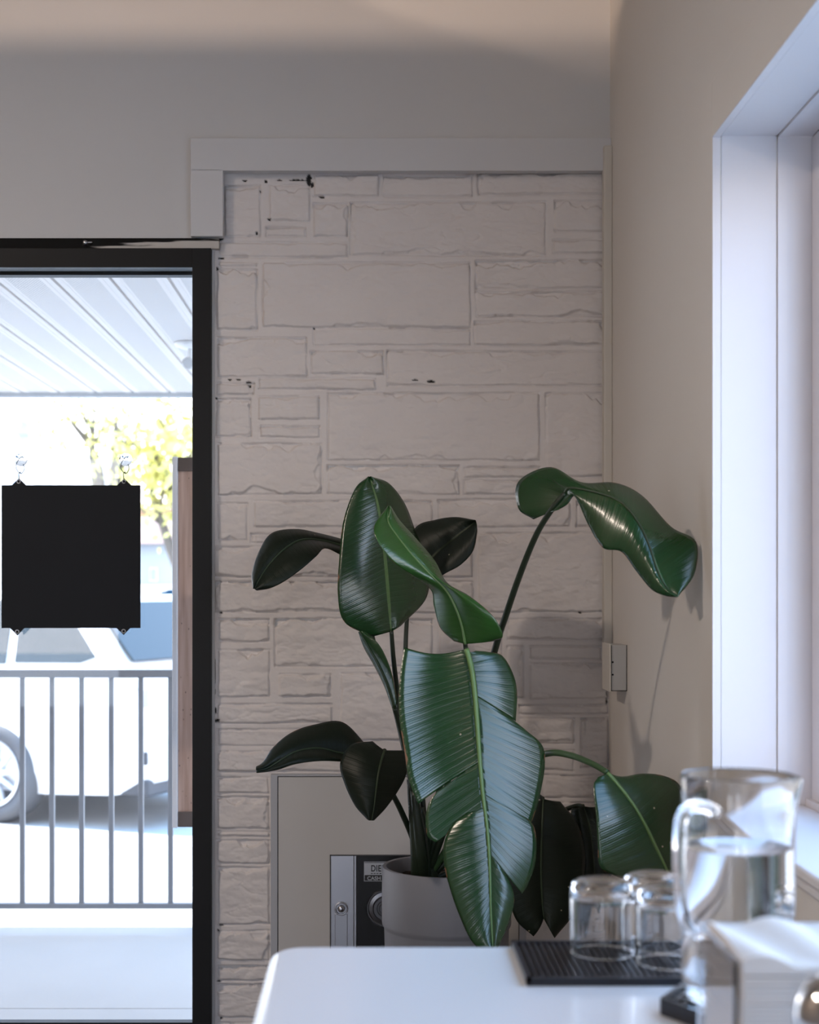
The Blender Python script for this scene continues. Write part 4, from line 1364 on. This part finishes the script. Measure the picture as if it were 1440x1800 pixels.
# shaded folded leaf low at the back
m_ = [(955, 1404, 3.50), (953, 1450, 3.47), (951, 1520, 3.46), (953, 1580, 3.46), (956, 1615, 3.46)]
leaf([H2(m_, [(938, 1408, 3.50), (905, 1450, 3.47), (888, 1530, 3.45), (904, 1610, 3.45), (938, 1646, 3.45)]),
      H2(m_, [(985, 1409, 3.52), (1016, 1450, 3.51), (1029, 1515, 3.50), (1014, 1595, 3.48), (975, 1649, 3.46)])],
     M['leaf_shaded'], M['midrib_shaded'], m_, [BASE, (830, 1470, 3.56), (900, 1418, 3.54), (940, 1400, 3.52), (955, 1404, 3.50)], seed=9, mr=(.0025, .001))
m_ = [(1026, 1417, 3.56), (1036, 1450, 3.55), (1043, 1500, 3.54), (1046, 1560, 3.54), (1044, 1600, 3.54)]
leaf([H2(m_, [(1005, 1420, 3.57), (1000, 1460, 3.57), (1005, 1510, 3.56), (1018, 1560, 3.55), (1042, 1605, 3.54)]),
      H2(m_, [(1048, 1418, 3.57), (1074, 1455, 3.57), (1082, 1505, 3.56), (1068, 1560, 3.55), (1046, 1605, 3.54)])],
     M['leaf_shaded'], M['midrib_shaded'], None, [BASE, (860, 1500, 3.60), (960, 1440, 3.60), (1008, 1418, 3.58), (1026, 1417, 3.56)], seed=10)
# unopened leaf seen edge on
m_ = [(694, 1245, 3.44), (681, 1203, 3.44), (664, 1166, 3.44), (647, 1137, 3.44), (632, 1110, 3.44)]
leaf([(0.004, H2(m_, [(698, 1236, 3.42), (691, 1192, 3.41), (680, 1158, 3.41), (664, 1130, 3.42), (640, 1108, 3.44)])),
      (0.002, H2(m_, [(690, 1246, 3.45), (675, 1205, 3.46), (657, 1169, 3.46), (640, 1139, 3.46), (630, 1111, 3.44)]))],
     M['leaf'], M['midrib_shaded'], m_, [BASE, (734, 1440, 3.55), (718, 1340, 3.50), (703, 1275, 3.46), (694, 1245, 3.44)], seed=11, pr=(.010, .006), label='narrow unopened leaf')


# the big split leaf in front
def dF(y):
    return 3.07 - 0.17 * (y - 1140) / 520.0


FM = [(820, 1141), (829, 1175), (835, 1220), (839, 1270), (843, 1330), (849, 1395), (856, 1450), (860, 1500), (862, 1550), (863, 1600), (867, 1672)]


def fm(y):
    ys = [q[1] for q in FM]
    return float(np.interp(y, ys, [q[0] for q in FM]))


def FL(pairs, k):
    """(mid y, edge x, edge y): depth of the edge falls back by k per metre"""
    out = []
    for my, ex, ey in pairs:
        mx = fm(my)
        dd = dF(my)
        out.append((mx, my, dd, ex, ey, dF(ey) + k * abs(ex - mx) / FPX * 3.0))
    return out


fleaf = leaf([
    (-0.014, FL([(1141, 711, 1138), (1160, 704, 1180), (1185, 701, 1225), (1220, 703, 1268), (1260, 711, 1320), (1300, 719, 1370), (1340, 735, 1413)], 0.05), 0.012),
    (-0.004, FL([(1340, 790, 1376), (1352, 762, 1398), (1366, 750, 1425), (1385, 749, 1455), (1400, 753, 1472), (1420, 766, 1481)], 0.10)),
    (0.008, FL([(1420, 822, 1428), (1435, 795, 1450), (1460, 780, 1485), (1490, 781, 1520), (1520, 790, 1558), (1560, 806, 1605), (1610, 830, 1655), (1672, 862, 1680)], 0.12)),
    (0.004, FL([(1141, 836, 1144), (1152, 858, 1146), (1165, 882, 1152), (1180, 900, 1180), (1200, 909, 1215), (1222, 907, 1268)], 0.30), 0.004),
    (0.004, FL([(1222, 890, 1256), (1240, 925, 1284), (1262, 953, 1310), (1295, 958, 1345), (1335, 950, 1395), (1375, 938, 1436), (1395, 933, 1446)], 0.26)),
    (0.004, FL([(1395, 926, 1438), (1405, 938, 1452), (1425, 943, 1480), (1450, 940, 1520), (1475, 928, 1555), (1500, 918, 1571)], 0.24)),
    (0.006, FL([(1500, 884, 1528), (1515, 896, 1550), (1540, 904, 1578), (1570, 900, 1605), (1610, 888, 1640), (1672, 868, 1680)], 0.12)),
], M['leaf'], M['midrib'], [(x, y, dF(y)) for x, y in FM],
    [BASE, (775, 1430, 3.50), (805, 1290, 3.36), (818, 1195, 3.24), (820, 1150, 3.14), (820, 1141, 3.07)], mr=(.0058, .0015), seed=12, wav=0.0015, label='largest front leaf, torn along its veins', lift=0.001)

# sheathing stems at the foot
for k, (xb_, xt_, yt_, dd) in enumerate([(735, 722, 1370, 3.53), (745, 728, 1390, 3.52), (752, 738, 1420, 3.54), (760, 742, 1450, 3.55)]):
    bm = bmesh.new()
    tube(bm, [P(xb_, 1556, 3.57), P((xb_ + xt_) / 2 + 2, 1480, dd + .01), P(xt_, yt_, dd)], .017, .0095, seg=14, n=14)
    obj('stem', bm, M['petiole'], plant, smooth=True)

# ------------------------------------------------------------------ table
TZ = 0.75
tb = thing('cafe_table', 'white table with rounded corner in the foreground', 'table', (0.25, 1.2, 0))
tx0, tx1, ty0, ty1 = -0.124, 0.605, 0.35, 1.893


def rounded_rect(x0, x1, y0, y1, r, n=8):
    out = []
    for cx, cy, a0 in ((x1 - r, y1 - r, 0), (x0 + r, y1 - r, 90), (x0 + r, y0 + r, 180), (x1 - r, y0 + r, 270)):
        for k in range(n + 1):
            a = math.radians(a0 + 90 * k / n)
            out.append((cx + r * math.cos(a), cy + r * math.sin(a)))
    return out


def slab(bm, poly, z0, z1, rb, n=5):
    """slab with a rolled edge"""
    c = Vector((sum(p[0] for p in poly) / len(poly), sum(p[1] for p in poly) / len(poly)))
    # outward normals
    N = len(poly)
    nor = []
    for i in range(N):
        a, b = Vector(poly[i - 1]), Vector(poly[(i + 1) % N])
        t = (b - a).normalized()
        nor.append(Vector((t.y, -t.x)))
    prof = [(-rb * (1 - math.sin(math.pi / 2 * k / n)), z0 + rb - rb * math.cos(math.pi / 2 * k / n)) for k in range(n + 1)]
    prof += [(-rb * (1 - math.cos(math.pi / 2 * k / n)), z1 - rb + rb * math.sin(math.pi / 2 * k / n)) for k in range(n + 1)]
    rings = []
    for off_, z in prof:
        rings.append([bm.verts.new((poly[i][0] + nor[i].x * off_, poly[i][1] + nor[i].y * off_, z)) for i in range(N)])
    for a, b in zip(rings[:-1], rings[1:]):
        for k in range(N):
            bm.faces.new((a[k], a[(k + 1) % N], b[(k + 1) % N], b[k]))
    bm.faces.new(list(reversed(rings[0])))
    bm.faces.new(rings[-1])


bm = bmesh.new()
slab(bm, rounded_rect(tx0, tx1, ty0, ty1, 0.045), TZ - .036, TZ, 0.0175, 8)
o = obj('tabletop', bm, M['table'], tb)
smooth_by_angle(o, 35)
for sx in (tx0 + .09, tx1 - .09):
    for sy in (ty0 + .1, ty1 - .12):
        bm = bmesh.new()
        tube(bm, [(sx, sy, 0), (sx, sy, TZ - .035)], .02, seg=16)
        obj('leg', bm, M['table'], tb, smooth=False)

# ---- ribbed bar mat
mx0, mx1, my0, my1 = 0.176, 0.415, 1.694, 1.874
bm = bmesh.new()
box(bm, mx0, mx1, my0, my1, TZ, TZ + .005, bev=0.0015)
for a, b in ((mx0, mx0 + .006), (mx1 - .006, mx1)):
    box(bm, a, b, my0, my1, TZ + .004, TZ + .0095)
for a, b in ((my0, my0 + .006), (my1 - .006, my1)):
    box(bm, mx0, mx1, a, b, TZ + .004, TZ + .0095)
x = mx0 + .011
while x < mx1 - .008:
    box(bm, x, x + .0035, my0 + .008, my1 - .008, TZ + .004, TZ + .0085)
    x += .0075
mat_o = obj('bar_mat', bm, M['rubber'])
tag(mat_o, 'black ribbed rubber bar mat under the upturned tumblers', 'mat')

# ---- upturned tumblers
TM = TZ + .0086
t0 = thing('tumbler', 'upturned clear tumbler at the left front of the bar mat', 'glass', (XX(1059, 1.813), 1.813, TM), group='upturned tumblers on the bar mat')
r, h, w = .0388, .088, .0030
bm = bmesh.new()
lathe(bm, [(r - w, 0.0014), (r - w * .75, .0004), (r - w / 2, 0.0), (r - w * .25, .0004), (r, .0016), (r, .0026), (r, .004), (r, h - .018), (r, h - .013), (r - .003, h - .004), (r - .009, h), (r - .020, h - .0005), (0, h - .003),
           ][::1], (0, 0, 0), 64)
# inner surface
lathe(bm, [(r - w, 0.0014), (r - w, .0026), (r - w, .004), (r - w, h - .026), (r - w, h - .021), (r - w - .004, h - .014), (r - .016, h - .012), (0, h - .012)], (0, 0, 0), 64)
bmesh.ops.remove_doubles(bm, verts=bm.verts, dist=1e-5)
smooth_by_angle(obj('vessel', bm, M['clear'], t0, keep=False), 50)
dup(t0, (XX(1177, 1.765), 1.765, TM), 'upturned clear tumbler at the front beside the pitcher handle')
dup(t0, (XX(1151, 1.848), 1.848, TM), 'upturned clear tumbler at the back of the three')

# ---- trivet
PD = 1.58
pcx = 0.3855
bm = bmesh.new()
hexp = [(pcx + .081 * math.cos(math.radians(a)), PD + .081 * math.sin(math.radians(a))) for a in (0, 60, 120, 180, 240, 300)]
slab(bm, list(hexp), TZ, TZ + .012, .0015, 2)
prof_in = [(pcx + .074 * math.cos(math.radians(a)), PD + .074 * math.sin(math.radians(a))) for a in (0, 60, 120, 180, 240, 300)]
ra, rb2, rc, rd = [], [], [], []
for (ox, oy), (ix, iy) in zip(hexp, prof_in):
    ra.append(bm.verts.new((ox, oy, TZ + .010)))
    rb2.append(bm.verts.new((ox, oy, TZ + .0185)))
    rc.append(bm.verts.new((ix, iy, TZ + .0185)))
    rd.append(bm.verts.new((ix, iy, TZ + .010)))
for k in range(6):
    k2 = (k + 1) % 6
    for a, b in ((ra, rb2), (rb2, rc), (rc, rd), (rd, ra)):
        bm.faces.new((a[k], a[k2], b[k2], b[k]))
for kx in range(-6, 7):
    for ky in range(-6, 7):
        x_ = kx * .017 + (ky % 2) * .0085
        y_ = ky * .0147
        if math.hypot(x_, y_) < .062:
            q = [(pcx + x_ + .0072 * math.cos(math.radians(a)), PD + y_ + .0072 * math.sin(math.radians(a))) for a in range(30, 390, 60)]
            prism(bm, q, 'z', TZ + .011, TZ + .0148)
triv = obj('trivet', bm, M['silicone'])
tag(triv, 'black hexagonal honeycomb trivet under the water pitcher', 'trivet')

# ---- pitcher
ZP = TZ + .0150
pt = thing('glass_pitcher', 'clear glass pitcher half full of water on the black trivet', 'pitcher', (pcx, PD, ZP))
Rp = .0583
hp = ZZ(1361, PD) - ZP
w = .0028
bm = bmesh.new()
outer = [(0, .002), (Rp - .018, .0), (Rp - .008, .003), (Rp - .002, .010), (Rp, .020), (Rp, hp * .5), (Rp, hp * .85), (Rp + .0005, hp - .002), (Rp - .0008, hp)]
inner = [(Rp - w + .0005, hp - .001), (Rp - w, hp * .85), (Rp - w, hp * .5), (Rp - w, .024), (Rp - w - .003, .014), (Rp - .014, .008), (0, .0075)]
lathe(bm, outer + inner, (pcx, PD, ZP), 96)
# pouring lip
dirv = Vector((math.cos(math.radians(-18)), math.sin(math.radians(-18)), 0))
for v in bm.verts:
    rel = v.co - Vector((pcx, PD, ZP))
    f = max(0, (rel.z - hp + .055) / .055)
    if f > 0 and (rel.x ** 2 + rel.y ** 2) > 1e-6:
        c_ = Vector((rel.x, rel.y, 0)).normalized().dot(dirv)
        ang = math.acos(max(-1, min(1, c_)))
        g_ = math.exp(-(ang / .30) ** 2)
        v.co += dirv * (.0075 * g_ * f ** 2) + Vector((0, 0, -.002 * g_ * f))
smooth_by_angle(obj('vessel', bm, M['clear'], pt), 50)
bm = bmesh.new()
hpts = [P(1258, 1427, 1.541), P(1238, 1418, 1.522), P(1214, 1419, 1.508), P(1198, 1440, 1.503), P(1194, 1500, 1.503), P(1197, 1570, 1.505), P(1205, 1618, 1.510), P(1222, 1640, 1.522), P(1240, 1640, 1.534)]
tube(bm, hpts, .0068, .0062, seg=18, n=60)
obj('handle', bm, M['clear'], pt, smooth=True)
zw = ZZ(1487, PD) - ZP
bm = bmesh.new()
rw = Rp - w + .0003
lathe(bm, [(0, .0072), (Rp - .0140, .0077), (rw - .003, .0138), (rw, .0240), (rw, zw), (rw - .001, zw - .0004), (0, zw - .0006)], (pcx, PD, ZP), 96)
o = obj('water', bm, M['water'], pt, smooth=False)
smooth_by_angle(o, 50)

# ---- napkins in an acrylic holder
nx0, nx1, ny0, ny1 = 0.301, 0.443, 1.245, 1.385
nh = thing('napkin_holder', 'clear acrylic napkin holder in front of the pitcher', 'napkin holder', ((nx0 + nx1) / 2, 1.315, TZ))
a = .004
zh = ZZ(1622, 1.385)
obj('base', boxes((nx0, nx1, ny0, ny1, TZ, TZ + .006), bev=0.0006), M['acrylic'], nh)
for (xa, xb) in ((nx0, nx0 + a), (nx1 - a, nx1)):
    obj('side_panel', boxes((xa, xb, ny0, ny1, TZ + .0062, zh), bev=0.0006), M['acrylic'], nh)
obj('back_panel', boxes((nx0 + a + .0002, nx1 - a - .0002, ny1 - a, ny1, TZ + .0062, zh), bev=0.0006), M['acrylic'], nh)
bm = bmesh.new()
lx0, lx1, ly0, ly1 = nx0 + .008, nx1 - .006, ny0 + .004, ny1 - .007
NN = 26
LZ0, LZ1 = TZ + .0066, 0.888
layers = 34
for L in range(layers):
    z0 = LZ0 + (LZ1 - LZ0) * L / layers
    z1 = LZ0 + (LZ1 - LZ0) * (L + .86) / layers
    j = [random.uniform(-.0012, .0012) for _ in range(4)]
    if L < layers - 1:
        box(bm, lx0 + j[0], lx1 + j[1], ly0 + j[2], ly1 + j[3], z0, z1)
top = []
for i in range(NN + 1):
    row = []
    for k in range(NN + 1):
        u_, v_ = i / NN, k / NN
        x_, y_ = lx0 + (lx1 - lx0) * u_, ly0 - .001 + (ly1 - ly0) * v_
        z = LZ1 + .006 * math.sin(u_ * 5 + 1.0) * (1 - v_) + .004 * math.sin(u_ * 11 + v_ * 3) + .010 * v_ - .004
        row.append(bm.verts.new((x_, y_, z)))
    top.append(row)
bot = [[bm.verts.new((v.co.x, v.co.y, LZ1 - .010)) for v in row] for row in top]
for i in range(NN):
    for k in range(NN):
        bm.faces.new((top[i][k], top[i + 1][k], top[i + 1][k + 1], top[i][k + 1]))
for i in range(NN):
    bm.faces.new((top[i][0], bot[i][0], bot[i + 1][0], top[i + 1][0]))
    bm.faces.new((top[i][NN], top[i + 1][NN], bot[i + 1][NN], bot[i][NN]))
    bm.faces.new((top[0][i], top[0][i + 1], bot[0][i + 1], bot[0][i]))
    bm.faces.new((top[NN][i], bot[NN][i], bot[NN][i + 1], top[NN][i + 1]))
nap = obj('paper_napkins', bm, M['paper'])
tag(nap, 'pile of white paper napkins in the clear holder', 'napkins', kind='stuff')

# ---- sugar dispenser with a chrome top, cut by the frame
sd = 1.165
sx_ = XX(1399, sd) + .032
su = thing('sugar_dispenser', 'chrome topped glass dispenser at the lower right corner in front of the napkins', 'dispenser', (sx_, sd, TZ))
ztop = ZZ(1716, sd)
hh = ztop - TZ
bm = bmesh.new()
lathe(bm, [(0, .001), (.028, 0), (.031, .004), (.032, hh - .055), (.031, hh - .046), (.029, hh - .046), (.0295, hh - .055), (.0285, .008), (0, .008)], (sx_, sd, TZ), 48)
smooth_by_angle(obj('jar', bm, M['clear'], su), 50)
bm = bmesh.new()
lathe(bm, [(.0315, hh - .048), (.033, hh - .047), (.033, hh - .030), (.031, hh - .018), (.024, hh - .006), (.014, hh - .001), (0, hh)], (sx_, sd, TZ), 48)
lathe(bm, [(0, hh - .048), (.0315, hh - .048)], (sx_, sd, TZ), 48)
bmesh.ops.remove_doubles(bm, verts=bm.verts, dist=1e-5)
o = obj('lid', bm, M['chrome'], su, smooth=True)
bm = bmesh.new()
lathe(bm, [(0, .0085), (.0282, .0085), (.029, .07), (0, .072)], (sx_, sd, TZ), 40)
obj('sugar', bm, M['paper'], su, smooth=False)

# ------------------------------------------------------------------ added warm spotlights, unseen, standing in for bounced light
def washer(label, L, edge_dir, to_edge, energy, half, lip, cone):
    """added spotlight with a lip that cuts its beam off below"""
    L, e_, f_ = Vector(L), Vector(edge_dir).normalized(), Vector(to_edge).normalized()
    t = thing('added_spotlight', label, 'spotlight', (L.x, L.y, CEIL))
    dist = 0.12
    c = L + f_ * dist
    dn = e_.cross(f_).normalized()
    if dn.z > 0:
        dn = -dn
    bm = bmesh.new()
    vs = []
    for s in (-1, 1):
        for q in (0, lip):
            for y in (0, .004):
                vs.append(bm.verts.new(c + e_ * s * half + dn * q + f_ * y))
    bmesh.ops.convex_hull(bm, input=vs)
    obj('beam_lip', bm, M['black_frame'], t)
    bm = bmesh.new()
    tube(bm, [L - f_ * .05 + dn * .0, L - f_ * .012], .03, seg=20)
    obj('lamp_body', bm, M['black_frame'], t)
    bm = bmesh.new()
    q = L - f_ * .04
    tube(bm, [q, Vector((q.x, q.y, CEIL))], .008, seg=10)
    obj('mounting_rod', bm, M['black_frame'], t)
    bm = bmesh.new()
    tube(bm, [L - f_ * .03 + dn * .02, c + dn * lip * .95], .005, seg=8)
    obj('lip_bracket', bm, M['black_frame'], t)
    ld = bpy.data.lights.new('added_spot_beam', 'SPOT')
    ld.energy = energy
    ld.color = (1.0, 0.72, 0.52)
    ld.spot_size = math.radians(cone)
    ld.spot_blend = 0.5
    ld.shadow_soft_size = 0.003
    lo = bpy.data.objects.new('added_spot_beam', ld)
    COL.objects.link(lo)
    lo.location = L
    lo.rotation_euler = f_.to_track_quat('-Z', 'Y').to_euler()
    return t


LA = Vector((-0.7, 1.9, 3.15))
tgt = Vector((LA.x, D, ZZ(75, D)))
washer('added unseen spotlight brightening the upper back wall', LA, (1, 0, 0), tgt - LA, 46, .42, .34, 125)
LB = Vector((0.0, 3.2, 3.233))
n_ = Vector((.3, .64, 1)).normalized()
tb_ = Vector((0.6, D, 2.54)) - LB
tb_ = tb_ - n_ * tb_.dot(n_)
washer('added unseen spotlight brightening the wall corner', LB, n_.cross(tb_), tb_, 4, .12, .11, 75)


# ------------------------------------------------------------------ added warm pendant lamp, unseen, brightening the lower wall
def pendant(label, L, energy):
    L = Vector(L)
    t = thing('added_pendant', label, 'lamp', (L.x, L.y, CEIL))
    bm = bmesh.new()
    lathe(bm, [(.19, -.03), (.185, .0), (.13, .09), (.05, .15), (.02, .17), (.02, .165), (.048, .145), (.127, .085), (.182, -.002), (.188, -.03)], L, 48, closed=True)
    obj('lamp_shade', bm, M['black_frame'], t, smooth=True)
    bm = bmesh.new()
    tube(bm, [L + Vector((0, 0, .16)), Vector((L.x, L.y, CEIL))], .004, seg=8)
    obj('cord', bm, M['black_frame'], t)
    bm = bmesh.new()
    tube(bm, [L + Vector((0, 0, .17)), L + Vector((0, 0, .125))], .016, seg=16)
    obj('socket', bm, M['black_frame'], t)
    ld = bpy.data.lights.new('added_bulb', 'POINT')
    ld.energy = energy
    ld.color = (1.0, 0.84, 0.71)
    ld.shadow_soft_size = 0.09
    lo = bpy.data.objects.new('added_bulb', ld)
    COL.objects.link(lo)
    lo.location = L + Vector((0, 0, .03))
    return t


pendant('added unseen pendant lamp warming the left side of the room', (-2.2, 1.4, 3.03), 112)
